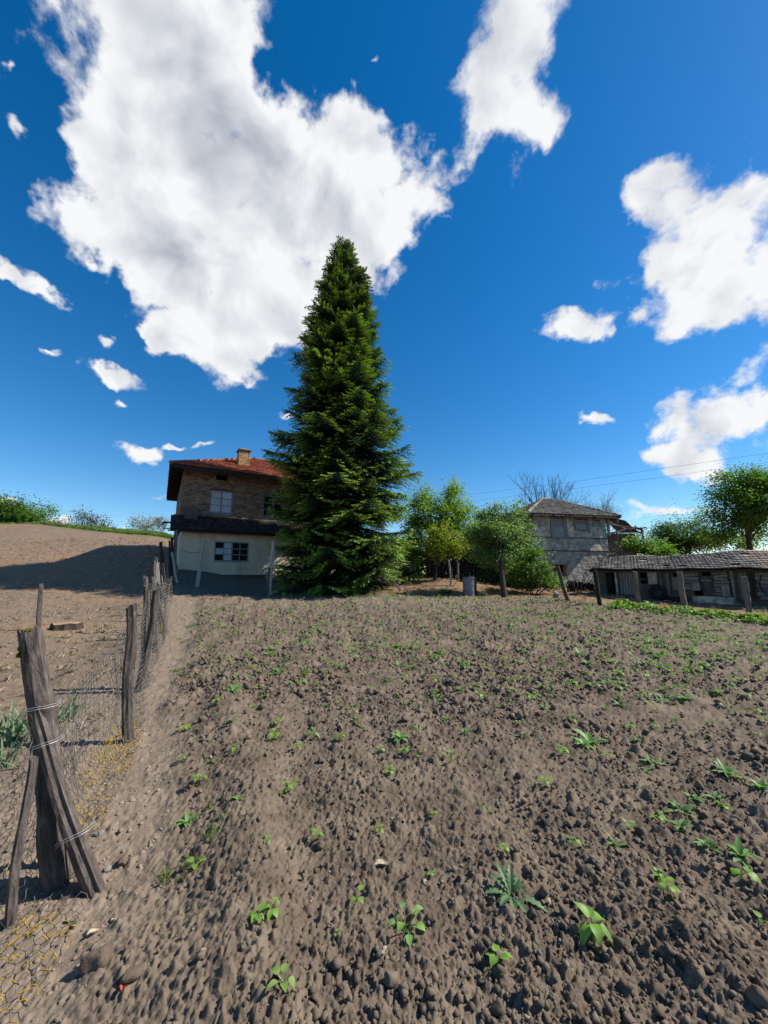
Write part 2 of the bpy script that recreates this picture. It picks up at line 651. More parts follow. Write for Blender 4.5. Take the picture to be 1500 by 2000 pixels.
M['clod'] = nm('clod', [(.3, (.155, .118, .085)), (.7, (.27, .21, .152))], 14, 6, rough=.95, bump=(60, .5, .01), rand=('island', .75, 1.25), spec=.15)
M['path_crumb'] = nm('path_crumb', [(.3, (.25, .185, .13)), (.7, (.40, .31, .22))], 20, 4, rough=.95, rand=('island', .7, 1.2), spec=.1)
M['litter'] = nm('litter', [(.3, (.22, .16, .11)), (.7, (.46, .36, .25))], 20, 4, rough=.95, rand=('island', .5, 1.3), spec=.1)
M['pebble'] = nm('pebble', [(.3, (.30, .24, .17)), (.7, (.50, .42, .32))], 20, 4, rough=.85, rand=('island', .7, 1.25))
M['straw_grass'] = nm('straw_grass', [(.3, (.48, .36, .22)), (.7, (.72, .58, .38))], 5, 3, rough=.9, rand=('island', .5, 1.25), transl=.25)
M['green_grass'] = nm('green_grass', [(.3, (.16, .27, .05)), (.7, (.30, .40, .10))], 3, 3, rough=.8, rand=('island', .7, 1.25), transl=.35)
M['old_wood'] = nm('old_wood', [(.25, (.045, .036, .03)), (.5, (.15, .12, .10)), (.75, (.34, .285, .245))], 9, 10, (4, 4, .9), rough=.9, dist=.5,
                   bump=(16, .9, .02), patch=((.05, .042, .036), 3.0, .55, .7))
M['grey_wood'] = nm('grey_wood', [(.25, (.14, .127, .115)), (.5, (.33, .305, .28)), (.75, (.52, .485, .45))], 8, 9, (5, 5, .3), rough=.9,
                    bump=(15, .9, .02), rand=('object', .75, 1.2), patch=((.07, .06, .05), 2.2, .56, .72))
M['dark_wood'] = nm('dark_wood', [(.25, (.018, .014, .012)), (.75, (.075, .06, .05))], 8, 8, (5, 5, .4), rough=.9, bump=(18, .7, .015))
M['moss'] = nm('moss', [(.3, (.09, .075, .012)), (.7, (.20, .16, .025))], 30, 6, rough=1, bump=(60, .8, .01))
M['wire'] = nm('wire', [(.35, (.09, .065, .05)), (.65, (.24, .22, .2))], 9, 3, rough=.6, spec=.4)
M['new_wire'] = nm('new_wire', [(.3, (.45, .45, .46)), (.7, (.6, .6, .6))], 9, 3, rough=.4, spec=.6)
M['yellow'] = nm('yellow', [(.3, (.38, .23, .012)), (.7, (.68, .43, .03))], 15, 4, rough=.6)
M['white_post'] = nm('white_post', [(.3, (.42, .40, .36)), (.7, (.62, .60, .55))], 8, 7, (3, 3, .6), rough=.9, bump=(25, .5, .01))
M['concrete'] = nm('concrete', [(.3, (.16, .145, .12)), (.7, (.31, .285, .24))], 7, 8, rough=.95, bump=(30, .6, .01), patch=((.13, .14, .06), 3, .55, .75))
M['brick'] = nm('brick', [(.3, (.29, .21, .15)), (.7, (.48, .35, .26))], 6, 6, rough=.92, bump=(40, .5, .01), rand=('island', .62, 1.35, .012))
M['chim_brick'] = nm('chim_brick', [(.3, (.50, .31, .15)), (.7, (.72, .48, .24))], 6, 6, rough=.92, bump=(40, .5, .01), rand=('island', .75, 1.25, .01))
M['mortar'] = nm('mortar', [(.3, (.05, .043, .037)), (.7, (.10, .088, .076))], 8, 6, rough=.95, bump=(50, .5, .01))
M['plaster'] = nm('plaster', [(.25, (.72, .62, .45)), (.5, (.90, .80, .60)), (.75, (1.0, .92, .73))], 1.3, 9, (1, 1, .45), rough=.93, bump=(22, .4, .015),
                  patch=((.50, .42, .30), 1.4, .54, .74))
M['plinth'] = nm('plinth', [(.3, (.10, .085, .07)), (.7, (.2, .175, .15))], 5, 7, rough=.95, bump=(12, .9, .04))
M['old_plaster'] = nm('old_plaster', [(.3, (.20, .175, .145)), (.42, (.42, .38, .32)), (.55, (.60, .545, .455)), (.7, (.88, .80, .68))], 4.2, 12, rough=.95,
                      bump=(9, 1.0, .05), patch=((.95, .80, .58), 1.3, .54, .62), dist=.8)
M['mud_wall'] = nm('mud_wall', [(.3, (.13, .10, .08)), (.7, (.26, .21, .17))], 3, 9, rough=.95, bump=(14, .9, .04))
M['red_tile'] = nm('red_tile', [(.3, (.36, .085, .04)), (.7, (.56, .165, .085))], 5, 6, rough=.85, bump=(30, .4, .01), rand=('island', .6, 1.2, .008))
M['dark_tile'] = nm('dark_tile', [(.3, (.035, .026, .023)), (.7, (.10, .075, .066))], 5, 6, rough=.9, bump=(30, .5, .01), rand=('island', .6, 1.35))
M['grey_tile'] = nm('grey_tile', [(.3, (.24, .21, .175)), (.6, (.43, .38, .32)), (.8, (.56, .5, .43))], 6, 8, rough=.92, bump=(25, .6, .012), rand=('island', .62, 1.3, .012),
                    patch=((.30, .16, .10), 1.1, .62, .74))
M['shed_tile'] = nm('shed_tile', [(.3, (.15, .13, .115)), (.6, (.29, .26, .225)), (.8, (.42, .375, .33))], 5, 8, rough=.92, bump=(22, .7, .014), rand=('object', .6, 1.35, .01),
                    patch=((.06, .052, .045), 4, .55, .72))
M['shed_tile_red'] = nm('shed_tile_red', [(.3, (.34, .23, .175)), (.7, (.60, .44, .35))], 5, 8, rough=.92, bump=(22, .7, .014), rand=('object', .7, 1.25, .01))
M['ridge_tile'] = nm('ridge_tile', [(.3, (.34, .12, .07)), (.7, (.5, .22, .14))], 5, 6, rough=.9, bump=(25, .5, .01), rand=('island', .7, 1.2))
M['blue_paint'] = nm('blue_paint', [(.3, (.24, .28, .34)), (.7, (.42, .47, .54))], 9, 7, (2, 2, .6), rough=.7, patch=((.28, .27, .27), 4, .58, .72))
M['shutter'] = nm('shutter', [(.3, (.30, .30, .31)), (.7, (.46, .46, .47))], 7, 7, (.6, 4, 4), rough=.85, bump=(20, .5, .01), rand=('object', .8, 1.2))
M['curtain'] = nm('curtain', [(.3, (.62, .67, .76)), (.7, (.92, .95, 1.0))], 5, 6, rough=.9, rand=('object', .8, 1.1))
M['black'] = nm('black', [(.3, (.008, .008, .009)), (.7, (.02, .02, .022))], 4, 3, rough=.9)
M['rubber'] = nm('rubber', [(.3, (.012, .012, .013)), (.7, (.035, .034, .033))], 12, 5, rough=.75, bump=(40, .3, .006))
M['sheet_metal'] = nm('sheet_metal', [(.3, (.16, .17, .18)), (.7, (.30, .31, .32))], 4, 7, rough=.55, spec=.5, patch=((.24, .14, .08), 3, .54, .7))
M['grey_sheet'] = nm('grey_sheet', [(.3, (.13, .125, .125)), (.7, (.21, .205, .2))], 3, 7, rough=.75, patch=((.12, .08, .06), 3, .58, .75))
M['cut_wood'] = nm('cut_wood', [(.3, (.36, .24, .14)), (.7, (.55, .40, .26))], 9, 6, rough=.9, bump=(30, .4, .01))
M['bark'] = nm('bark', [(.3, (.05, .038, .03)), (.7, (.14, .11, .088))], 9, 8, (4, 4, .7), rough=.95, bump=(20, 1, .03))
M['pale_bark'] = nm('pale_bark', [(.3, (.17, .15, .13)), (.7, (.32, .29, .26))], 9, 8, (4, 4, .7), rough=.95, bump=(20, 1, .02))
M['twig'] = nm('twig', [(.3, (.10, .08, .085)), (.7, (.21, .175, .175))], 5, 4, rough=.9)
M['fir'] = nm('fir', [(.3, (.012, .038, .019)), (.7, (.032, .075, .032))], 1.5, 4, rough=.7, spec=.15, rand=('object', .7, 1.25), transl=.12, attr=[('tip', (.46, .70, .10))])
M['fir_bark'] = nm('fir_bark', [(.3, (.06, .045, .036)), (.7, (.13, .10, .08))], 10, 8, (3, 3, .8), rough=.95, bump=(20, 1, .03))


def leafmat(name, a, b, hue=.012, tr=.5, rough=.55):
    return nm(name, [(.3, a), (.7, b)], .9, 4, rough=rough, spec=.35, rand=('island', .65, 1.3, hue), transl=tr)


M['leaf_light'] = leafmat('leaf_light', (.20, .33, .05), (.36, .52, .09))
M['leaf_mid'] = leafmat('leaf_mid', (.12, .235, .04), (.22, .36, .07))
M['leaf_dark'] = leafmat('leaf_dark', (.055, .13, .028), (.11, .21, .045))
M['leaf_yellow'] = leafmat('leaf_yellow', (.22, .31, .045), (.40, .46, .08))
M['leaf_grey'] = leafmat('leaf_grey', (.18, .30, .09), (.34, .48, .17), tr=.5)
M['blossom'] = leafmat('blossom', (.22, .25, .15), (.45, .45, .36))
M['brown_leaf'] = leafmat('brown_leaf', (.10, .10, .035), (.19, .165, .06))
M['bean'] = leafmat('bean', (.19, .37, .05), (.36, .58, .10), .012, .40, .5)
M['bean_pale'] = leafmat('bean_pale', (.24, .38, .09), (.40, .56, .15), .012, .40, .5)
M['weed'] = leafmat('weed', (.15, .32, .07), (.34, .54, .17), .012, .35, .5)
M['thistle'] = leafmat('thistle', (.10, .20, .07), (.19, .31, .13), .008, .25, .5)
M['leek'] = leafmat('leek', (.13, .22, .10), (.24, .34, .17), .01, .2, .5)
M['dry_leaf'] = nm('dry_leaf', [(.3, (.42, .33, .22)), (.7, (.60, .50, .36))], 9, 4, rough=.8, rand=('object', .75, 1.15))
M['red_leaf'] = nm('red_leaf', [(.3, (.45, .05, .03)), (.7, (.62, .12, .07))], 9, 4, rough=.7)
M['stone'] = nm('stone', [(.3, (.27, .25, .22)), (.7, (.45, .42, .38))], 6, 8, rough=.9, bump=(20, .6, .02), rand=('object', .8, 1.15))
M['clod_big'] = nm('clod_big', [(.3, (.17, .12, .085)), (.7, (.27, .2, .145))], 14, 6, rough=.95, bump=(45, .7, .012), spec=.15)
M['cable'] = nm('cable', [(.3, (.02, .02, .022)), (.7, (.04, .04, .042))], 4, 2, rough=.6)
M['rag'] = nm('rag', [(.3, (.6, .6, .62)), (.7, (.8, .8, .8))], 9, 4, rough=.9)

# ------------------------------------------------------------------ terrain


def zone_attrs(x, y):
    m = bed_mask(x, y)
    dist = x - fence_x(y)
    n = fbm(x * .6, y * .6, 4, 101)
    n2 = fbm(x * 2.5, y * 2.5, 3, 107)
    path = (1 - m) * sstep(-1.6, .1, dist + n) * (1 - sstep(16.5, 18.5, y))
    dry = np.clip(path * .85 + (1 - m) * .42, 0, 1)
    dry = np.maximum(dry, m * .55 * sstep(9, 17, y + n * 5) * (1 - sstep(2, 7, x)))      # the far, dried-out end of the bed
    dry = np.maximum(dry, m * .4 * (1 - sstep(-.2, .6, x - bed_x(y) + n * .8)))
    dry = np.clip(dry + m * .35 * n2, 0, 1)
    straw = (1 - m) * sstep(.2, 1.8, -dist) * np.clip(.62 + n * 1.3 + n2 * .6, 0, 1)
    orange = (1 - m) * sstep(bed_far(x) - .3, bed_far(x) + .5, y) * sstep(-3.5, 0.5, x) * np.clip(.55 + 1.6 * n, 0, .9)
    orange = np.maximum(orange, (1 - m) * sstep(1.5, 4, -dist) * np.clip(n * 1.5 - .05, 0, .5))
    ang = x / np.maximum(y, 1)
    green = (1 - m) * (sstep(36.5, 41, y + n * 4) * sstep(-.98, -.72, ang) * .5)
    green = np.maximum(green, (1 - m) * sstep(.25, .45, n2) * .35 * sstep(-2, 0, dist) * (1 - sstep(12, 16, y)))
    return dict(dry=dry, straw=straw, orange=orange, green=green)


def build_terrain():
    rows = [1.25]
    while rows[-1] < 80:
        r = rows[-1]
        rows.append(r + min(max(.0065, r * r / 616 * .8), 1.1))
    r = np.array(rows)
    a = np.radians(np.linspace(-59, 59, 800))
    A, RR = np.meshgrid(a, r)
    X, Y = RR * np.sin(A), RR * np.cos(A)
    x, y = X.ravel(), Y.ravel()
    z = H(x, y) + fine(x, y) * (1 - .75 * sstep(45, 75, RR.ravel()))
    V = np.stack([x, y, z], 1)
    nr, nc = X.shape
    i = np.arange(nr - 1)[:, None] * nc + np.arange(nc - 1)[None, :]
    Q = np.stack([i, i + 1, i + nc + 1, i + nc], -1).reshape(-1, 4)
    at = zone_attrs(x, y)
    m = bed_mask(x, y)
    d = x - fence_x(y)
    fm, fd, fy, fx = m[Q].mean(1), d[Q].mean(1), y[Q].mean(1), x[Q].mean(1)
    isbed = fm > .5
    ispath = (~isbed) & (fd > -.15) & (fd < 1.3) & (fy < 17.5)
    ishill = (~isbed) & (~ispath) & (fd <= -.15)
    rest = ~(isbed | ispath | ishill)

    def piece(name, sel, label):
        q = Q[sel]
        used, inv = np.unique(q.ravel(), return_inverse=True)
        me = mesh_np(name, V[used], Q=inv.reshape(-1, 4), mat=M['earth'], smooth=False, attr={k: v[used] for k, v in at.items()})
        tag(link(name, me), label, kind='structure')
    piece('tilled_field', isbed, 'brown tilled vegetable field with crumbly clods')
    piece('footpath', ispath, 'pale trodden earth strip along the wire fence')
    piece('hillside', ishill, 'dry brown hillside rising behind the wire fence')
    piece('ground', rest, 'rough dry ground between the field and the buildings')
    # the land all round: close to the camera, behind it and out to the horizon
    vs, qs = [], []

    def patch(rr, aa, drop):
        A2, R2 = np.meshgrid(aa, rr)
        x2, y2 = (R2 * np.sin(A2)).ravel(), (R2 * np.cos(A2)).ravel()
        z2 = H(x2, y2) + fine(x2, y2) * (R2.ravel() < 40) - drop
        far = sstep(120, 700, R2.ravel())
        z2 = z2 * (1 - far) + (1.5) * far
        b = sum(len(v) for v in vs)
        vs.append(np.stack([x2, y2, z2], 1))
        n1, n2 = A2.shape
        j = np.arange(n1 - 1)[:, None] * n2 + np.arange(n2 - 1)[None, :] + b
        qs.append(np.stack([j, j + 1, j + n2 + 1, j + n2], -1).reshape(-1, 4))
    patch(np.linspace(.02, 1.27, 40), np.radians(np.linspace(-180, 180, 181)), .012)
    patch(np.concatenate([np.linspace(1.25, 6, 60), np.geomspace(6.3, 82, 60)]), np.radians(np.linspace(58.9, 301.1, 200)), .012)
    patch(np.concatenate([[78], np.geomspace(85, 4000, 40)]), np.radians(np.linspace(-180, 180, 181)), .05)
    V2 = np.concatenate(vs)
    at2 = zone_attrs(V2[:, 0], V2[:, 1])
    me = mesh_np('land', V2, Q=np.concatenate(qs), mat=M['earth'], smooth=True, attr=at2)
    tag(link('land', me), 'open land round the garden out to the horizon', kind='structure')


build_terrain()

# ------------------------------------------------------------------ clods, pebbles, dry grass (nobody could count them)


def ico(sub=1):
    import bmesh
    bm = bmesh.new()
    bmesh.ops.create_icosphere(bm, subdivisions=sub, radius=1)
    V = np.array([v.co[:] for v in bm.verts])
    T = np.array([[v.index for v in f.verts] for f in bm.faces])
    bm.free()
    return V, T


def lump(sub, seed, amp=.45):
    V, T = ico(sub)
    r = np.random.default_rng(seed)
    out = V.copy()
    for k in range(7):
        d = r.normal(size=3)
        d /= np.linalg.norm(d)
        out -= np.clip((out @ d) - r.uniform(.45, .8), 0, None)[:, None] * d * .9        # facets
    out *= 1 + amp * (r.random((len(V), 1)) - .5)
    out *= r.uniform(.7, 1.25, 3)
    return out, T


def scatter_mesh(name, variants, pos, scale, mat, kind, label, squash=1.0, tilt=.4, attr=None):
    Vs, Ts, b = [], [], 0
    pick = rng.integers(0, len(variants), len(pos))
    for k, (V, T) in enumerate(variants):
        ii = np.where(pick == k)[0]
        if not len(ii):
            continue
        n = len(ii)
        a = rng.uniform(0, 2 * PI, n)
        c, s = np.cos(a), np.sin(a)
        tx = rng.normal(0, tilt, n)
        sc = scale[ii][:, None]
        P = V[None] * sc[:, :, None] if sc.ndim == 2 else V[None] * sc[:, None, None]
        Pz = P.copy()
        Pz[..., 1] = P[..., 1] * np.cos(tx)[:, None] - P[..., 2] * np.sin(tx)[:, None]
        Pz[..., 2] = (P[..., 1] * np.sin(tx)[:, None] + P[..., 2] * np.cos(tx)[:, None]) * squash
        X = Pz[..., 0] * c[:, None] - Pz[..., 1] * s[:, None]
        Y = Pz[..., 0] * s[:, None] + Pz[..., 1] * c[:, None]
        W = np.stack([X, Y, Pz[..., 2]], -1) + pos[ii][:, None, :]
        Vs.append(W.reshape(-1, 3))
        Ts.append((T[None] + (np.arange(n) * len(V))[:, None, None] + b).reshape(-1, T.shape[1]))
        b += n * len(V)
    me = mesh_np(name, np.concatenate(Vs), T=np.concatenate(Ts) if Ts[0].shape[1] == 3 else None,
                 Q=np.concatenate(Ts) if Ts[0].shape[1] == 4 else None, mat=mat)
    return tag(link(name, me), label, kind=kind)


def polar_points(n, r0, r1, power=1.0, amax=57):
    """random points in front of the camera, denser close by"""
    u = rng.random(n)
    r = r0 + (r1 - r0) * u ** power
    a = np.radians(rng.uniform(-amax, amax, n))
    return r * np.sin(a), r * np.cos(a)


def build_scatter():
    v80 = [lump(3, 100 + i, .26) for i in range(6)]
    v20 = [lump(1, 200 + i, .75) for i in range(12)]
    # large clods close by, small crumbs, then coarser ones farther out
    for nm_, var, n, r0, r1, pw, s0, s1 in (('clods', v80, 900, 1.3, 6.5, 1.2, .010, .042), ('crumbs', v20, 42000, 1.25, 7.5, 1.2, .005, .021),
                                           ('far_clods', v20, 20000, 4.5, 18.5, 1.15, .010, .048)):
        x, y = polar_points(n, r0, r1, pw)
        dn = np.clip(.55 + 1.8 * fbm(x * .9, y * .9, 3, 33), .08, 1)
        k = (bed_mask(x, y) > .6) & (rng.random(n) < dn)
        x, y = x[k], y[k]
        s = s0 + (s1 - s0) * rng.random(len(x)) ** 2.8
        z = H(x, y) + fine(x, y) + s * .32
        scatter_mesh(nm_, var, np.stack([x, y, z], 1), s, M['clod'], 'stuff', 'loose brown earth clods on the tilled field')
    # stones on the path and in the yard behind the fence
    x, y = polar_points(5200, 1.3, 17, 1.3)
    d = x - fence_x(y)
    k = ((d > -.4) & (bed_mask(x, y) < .5) & (d < 1.5)) | ((d < 0) & (rng.random(len(x)) < .35))
    k &= y < 17
    x, y = x[k], y[k]
    s = .004 + .016 * rng.random(len(x)) ** 3 + .0012 * y
    scatter_mesh('pebbles', v20, np.stack([x, y, H(x, y) + fine(x, y) + s * .2], 1), s, M['pebble'], 'stuff', 'pale pebbles on the trodden earth', .6)
    x, y = polar_points(500, 1.3, 16, 1.2)
    k = bed_mask(x, y) > .6
    x, y = x[k], y[k]
    s = .004 + .012 * rng.random(len(x)) ** 3 + .0008 * y
    scatter_mesh('small_stones', v20, np.stack([x, y, H(x, y) + fine(x, y) + s * .3], 1), s, M['pebble'], 'stuff', 'pale small stones in the tilled soil', .7)

    x, y = polar_points(26000, 1.25, 9, 1.2)
    d = x - fence_x(y)
    k = (bed_mask(x, y) < .5) & (d > -3) & (rng.random(len(x)) < np.where(d > -.3, .8, .5) * np.clip(.6 + 1.5 * fbm(x * 1.3, y * 1.3, 3, 92), .1, 1))
    x, y = x[k], y[k]
    s = .004 + .018 * rng.random(len(x)) ** 2.8
    scatter_mesh('path_crumbs', v20, np.stack([x, y, H(x, y) + fine(x, y)], 1), s, M['path_crumb'], 'stuff', 'dry earth crumbs on the trodden path', .7)

    x, y = polar_points(14000, 5, 40, .9)
    k = (x - fence_x(y) < -.4) & (rng.random(len(x)) < np.clip(.55 + 1.6 * fbm(x * .7, y * .7, 3, 93), .05, 1))
    x, y = x[k], y[k]
    s = .012 + .05 * rng.random(len(x)) ** 3 + .0006 * y
    scatter_mesh('hill_litter', v20, np.stack([x, y, H(x, y) + fine(x, y)], 1), s, M['litter'], 'stuff', 'earth crumbs and dry litter on the hillside', .5)

    # grass blades: little tufts as triangles
    def tuft(nb, h, spread, seed, lean=.5):
        r = np.random.default_rng(seed)
        V, T = [], []
        for i in range(nb):
            a = r.uniform(0, 2 * PI)
            p = r.normal(0, spread, 2)
            l = h * r.uniform(.5, 1.1)
            le = r.uniform(.1, lean)
            w = h * .05
            dx, dy = math.cos(a), math.sin(a)
            b = len(V)
            V += [(p[0] - dy * w, p[1] + dx * w, -.02), (p[0] + dy * w, p[1] - dx * w, -.02),
                  (p[0] + dx * l * le * .5, p[1] + dy * l * le * .5, l * .7), (p[0] + dx * l * le * 1.3, p[1] + dy * l * le * 1.3, l)]
            T += [(b, b + 1, b + 2), (b + 1, b + 3, b + 2)]
        return np.array(V), np.array(T)
    gt = [tuft(14, .30, .16, 300 + i, 1.3) for i in range(6)]
    # straw tufts on the hillside and on the bank by the trees
    x, y = polar_points(15000, 5, 42, .8)
    d = x - fence_x(y)
    yard = (y > bed_far(x) + .2) & (x > -3) & (y < 24)
    k = ((d < -.3) & (rng.random(len(x)) < .6)) | yard
    x, y = x[k], y[k]
    s = rng.uniform(.10, .34, len(x)) * (1 + .4 * sstep(18, 38, y))
    scatter_mesh('dry_grass', gt, np.stack([x, y, H(x, y) + fine(x, y)], 1), s, M['straw_grass'], 'stuff', 'dry straw coloured grass tufts', 1, .15)
    # green grass along the crest of the hill
    n = 4200
    a = rng.uniform(-1.02, -.55, n)
    y = rng.uniform(37.5, 44.5, n)
    x = a * y
    k = (y > 39.5 + 3.5 * sstep(-.7, -1.0, a))
    x, y = x[k], y[k]
    s = rng.uniform(.5, 1.15, len(x))
    scatter_mesh('green_grass', gt, np.stack([x, y, H(x, y)], 1), s, M['green_grass'], 'stuff', 'green grass along the crest of the hill', 1, .1)
    # short weeds along the path
    n = 520
    y = 2 + 14 * rng.random(n) ** 1.2
    x = bed_x(y) + rng.normal(.0, .22, n)
    k = fbm(x * 1.2, y * 1.2, 2, 222) > .02
    x, y = x[k], y[k]
    s = rng.uniform(.05, .16, len(x))
    scatter_mesh('path_weeds', gt, np.stack([x, y, H(x, y) + fine(x, y)], 1), s, M['green_grass'], 'stuff', 'small green weeds along the edge of the path', 1, .2)


build_scatter()

# ------------------------------------------------------------------ buildings: helpers


class Frame:
    """a wall plane: u along the front, v into the building, z up"""

    def __init__(s, o, phi):
        s.o = Vector(o)
        s.u = Vector((math.cos(phi), math.sin(phi), 0))
        s.v = Vector((-math.sin(phi), math.cos(phi), 0))
        s.phi = phi

    def p(s, u, v, z):
        return s.o + s.u * u + s.v * v + Vector((0, 0, z))

    def hit(s, px, py, v=0.0):
        """(u, z) where the ray through a picture point meets the plane at depth v"""
        d = Vector(ray(px, py))
        o = s.p(0, v, 0)
        t = (o - Vector((0, 0, EYE))).dot(s.v) / d.dot(s.v)
        q = Vector((0, 0, EYE)) + d * t - o
        return q.dot(s.u), q.z

    def rot(s):
        return Matrix(((s.u.x, s.v.x, 0), (s.u.y, s.v.y, 0), (0, 0, 1)))


def fbox(mb, fr, u0, u1, v0, v1, z0, z1, jit=0.0):
    mb.box(fr.p((u0 + u1) / 2, (v0 + v1) / 2, (z0 + z1) / 2), (abs(u1 - u0), abs(v1 - v0), abs(z1 - z0)), fr.rot(), jit)


def part_box(name, mat, parent, fr, u0, u1, v0, v1, z0, z1, jit=0.0):
    mb = MB()
    fbox(mb, fr, u0, u1, v0, v1, z0, z1, jit)
    return mb.build(name, mat, parent)


def rough_wall(name, fr, u0, u1, z0, z1, v, mat, parent, holes=(), res=.09, amp=.02, seed=0, thick=.3, zslope=0.0):
    """an uneven plastered wall with real openings; thick reveals"""
    us = sorted(set(list(np.arange(u0, u1, res)) + [u1] + [h[i] for h in holes for i in (0, 1)]))
    zs = sorted(set(list(np.arange(z0, z1, res)) + [z1] + [h[i] for h in holes for i in (2, 3)]))
    us, zs = np.array(us), np.array(zs)
    U, Z = np.meshgrid(us, zs)
    off = amp * (fbm(U * 1.1 + seed, Z * 1.1, 4, seed) * 2.2 + .5 * fbm(U * 6, Z * 6, 3, seed + 5))
    e = np.minimum(np.minimum(U - u0, u1 - U), .2) / .2
    o, uu, vv = np.array(fr.o), np.array(fr.u), np.array(fr.v)
    V = o + U[..., None] * uu + (v + off[..., None]) * vv + Z[..., None] * np.array([0, 0, 1.])
    nr, nc = U.shape
    vs = [tuple(q) for q in V.reshape(-1, 3)]
    fs = []
    dead = np.zeros((nr - 1, nc - 1), bool)
    for (a, b, c, d) in holes:
        cu, cz = (us[:-1] + us[1:]) / 2, (zs[:-1] + zs[1:]) / 2
        dead |= ((cz > c) & (cz < d))[:, None] & ((cu > a) & (cu < b))[None, :]
    for j in range(nr - 1):
        for i in range(nc - 1):
            if not dead[j, i]:
                fs.append((j * nc + i, j * nc + i + 1, (j + 1) * nc + i + 1, (j + 1) * nc + i))
    mb = MB()
    mb.add(vs, fs)
    # reveals, ends, back
    for (a, b, c, d) in holes:
        for q in ([(a, c), (b, c)], [(b, c), (b, d)], [(b, d), (a, d)], [(a, d), (a, c)]):
            (ua, za), (ub, zb) = q
            mb.add([fr.p(ua, v - .01, za), fr.p(ub, v - .01, zb), fr.p(ub, v + thick, zb), fr.p(ua, v + thick, za)], [(0, 1, 2, 3)])
    for q in ([(u0, z0), (u0, z1)], [(u1, z0), (u1, z1)], [(u0, z1), (u1, z1)]):
        (ua, za), (ub, zb) = q
        mb.add([fr.p(ua, v, za), fr.p(ub, v, zb), fr.p(ub, v + thick, zb), fr.p(ua, v + thick, za)], [(0, 1, 2, 3)])
    return mb.build(name, mat, parent)


def brick_wall(name, fr, u0, u1, z0, z1, v, parent, mat, holes=(), L=.25, Hh=.075, gap=.012, proud=.012, depth=.05):
    """every brick its own raised block, all joined; openings left free"""
    mb = MB()
    rot = fr.rot()
    z, k = z0, 0
    while z + Hh < z1 + .01:
        u = u0 - (L / 2 if k % 2 else 0) + random.uniform(-.02, .02)
        while u < u1:
            l = L * random.uniform(.94, 1.04)
            a, b = max(u, u0), min(u + l, u1)
            if b - a > .04:
                segs = [(a, b)]
                for (ha, hb, hc, hd) in holes:
                    if z + Hh > hc and z < hd:
                        ns = []
                        for (p, q) in segs:
                            if q <= ha or p >= hb:
                                ns.append((p, q))
                            else:
                                if p < ha - .03:
                                    ns.append((p, ha))
                                if q > hb + .03:
                                    ns.append((hb, q))
                        segs = ns
                for (p, q) in segs:
                    pr = proud + random.uniform(-.007, .010)
                    mb.box(fr.p((p + q) / 2, v + depth / 2 - pr, z + Hh / 2), (q - p - gap, depth, Hh - gap), rot, .003)
            u += l
        z += Hh + .004
        k += 1
    return tag(mb.build(name, mat, parent), kind='stuff')


TILE_V = None


def tile_slabs(mb, O, U, Sv, poly, tw, tl, th=.018, lift=.03, jit=.012, sag=None, keep=1.0):
    """overlapping tiles on a roof plane: O origin at the eave, U along the eave, Sv up the slope; poly(u, s) says where"""
    U, Sv = U.normalized(), Sv.normalized()
    Nn = U.cross(Sv).normalized()
    if Nn.z < 0:
        Nn = -Nn
    umin, umax, smax = poly('range')
    s, row = 0.0, 0
    while s < smax:
        u = umin + (tw / 2 if row % 2 else 0)
        while u < umax:
            if poly(u + tw / 2, s + tl * .45) and random.random() < keep:
                j = [random.uniform(-jit, jit) for _ in range(3)]
                sg = sag(u, s) if sag else 0.0
                c = O + U * (u + tw / 2 + j[0]) + Sv * (s + tl * .6 + j[1]) + Nn * (.02 + sg)
                ang = math.atan2(lift, tl * 1.2)
                b = Sv * math.cos(ang) - Nn * math.sin(ang)
                b = (Matrix.Rotation(random.uniform(-.03, .03), 3, Nn) @ b)
                n = Nn * math.cos(ang) + Sv * math.sin(ang)
                a = b.cross(n).normalized() * (1 if U.dot(b.cross(n)) > 0 else -1)
                hw, hl = tw * .48, tl * .62
                # a tile with a shallow roll: three strips
                P = []
                for e in (-1, 1):
                    for (q, hh) in ((-1, 0), (-.35, th), (.35, .2 * th), (1, th * 1.1)):
                        P.append(c + a * (hw * q) + b * (hl * e) + n * hh)
                for (q, hh) in ((-1, -th), (1, -th)):
                    P.append(c + a * (hw * q) - b * hl + n * hh)
                mb.add(P, [(0, 1, 5, 4), (1, 2, 6, 5), (2, 3, 7, 6), (8, 9, 3, 2, 1, 0)])
            u += tw
        s += tl
        row += 1


def poly_from(pts):
    us = [p[0] for p in pts]
    ss = [p[1] for p in pts]

    def f(u, s=None):
        if u == 'range':
            return min(us), max(us), max(ss)
        ins = False
        n = len(pts)
        for i in range(n):
            (x1, y1), (x2, y2) = pts[i], pts[(i + 1) % n]
            if (y1 > s) != (y2 > s) and u < (x2 - x1) * (s - y1) / (y2 - y1) + x1:
                ins = not ins
        return ins
    return f


def quad_part(name, mat, parent, corners, thick=.05):
    """a flat slab from a polygon of corners, given a real thickness downwards"""
    mb = MB()
    n = len(corners)
    lo = [Vector(c) - Vector((0, 0, thick)) for c in corners]
    mb.add(list(corners) + lo, [tuple(range(n)), tuple(reversed(range(n, 2 * n)))] + [(i, (i + 1) % n, n + (i + 1) % n, n + i) for i in range(n)])
    return mb.build(name, mat, parent)


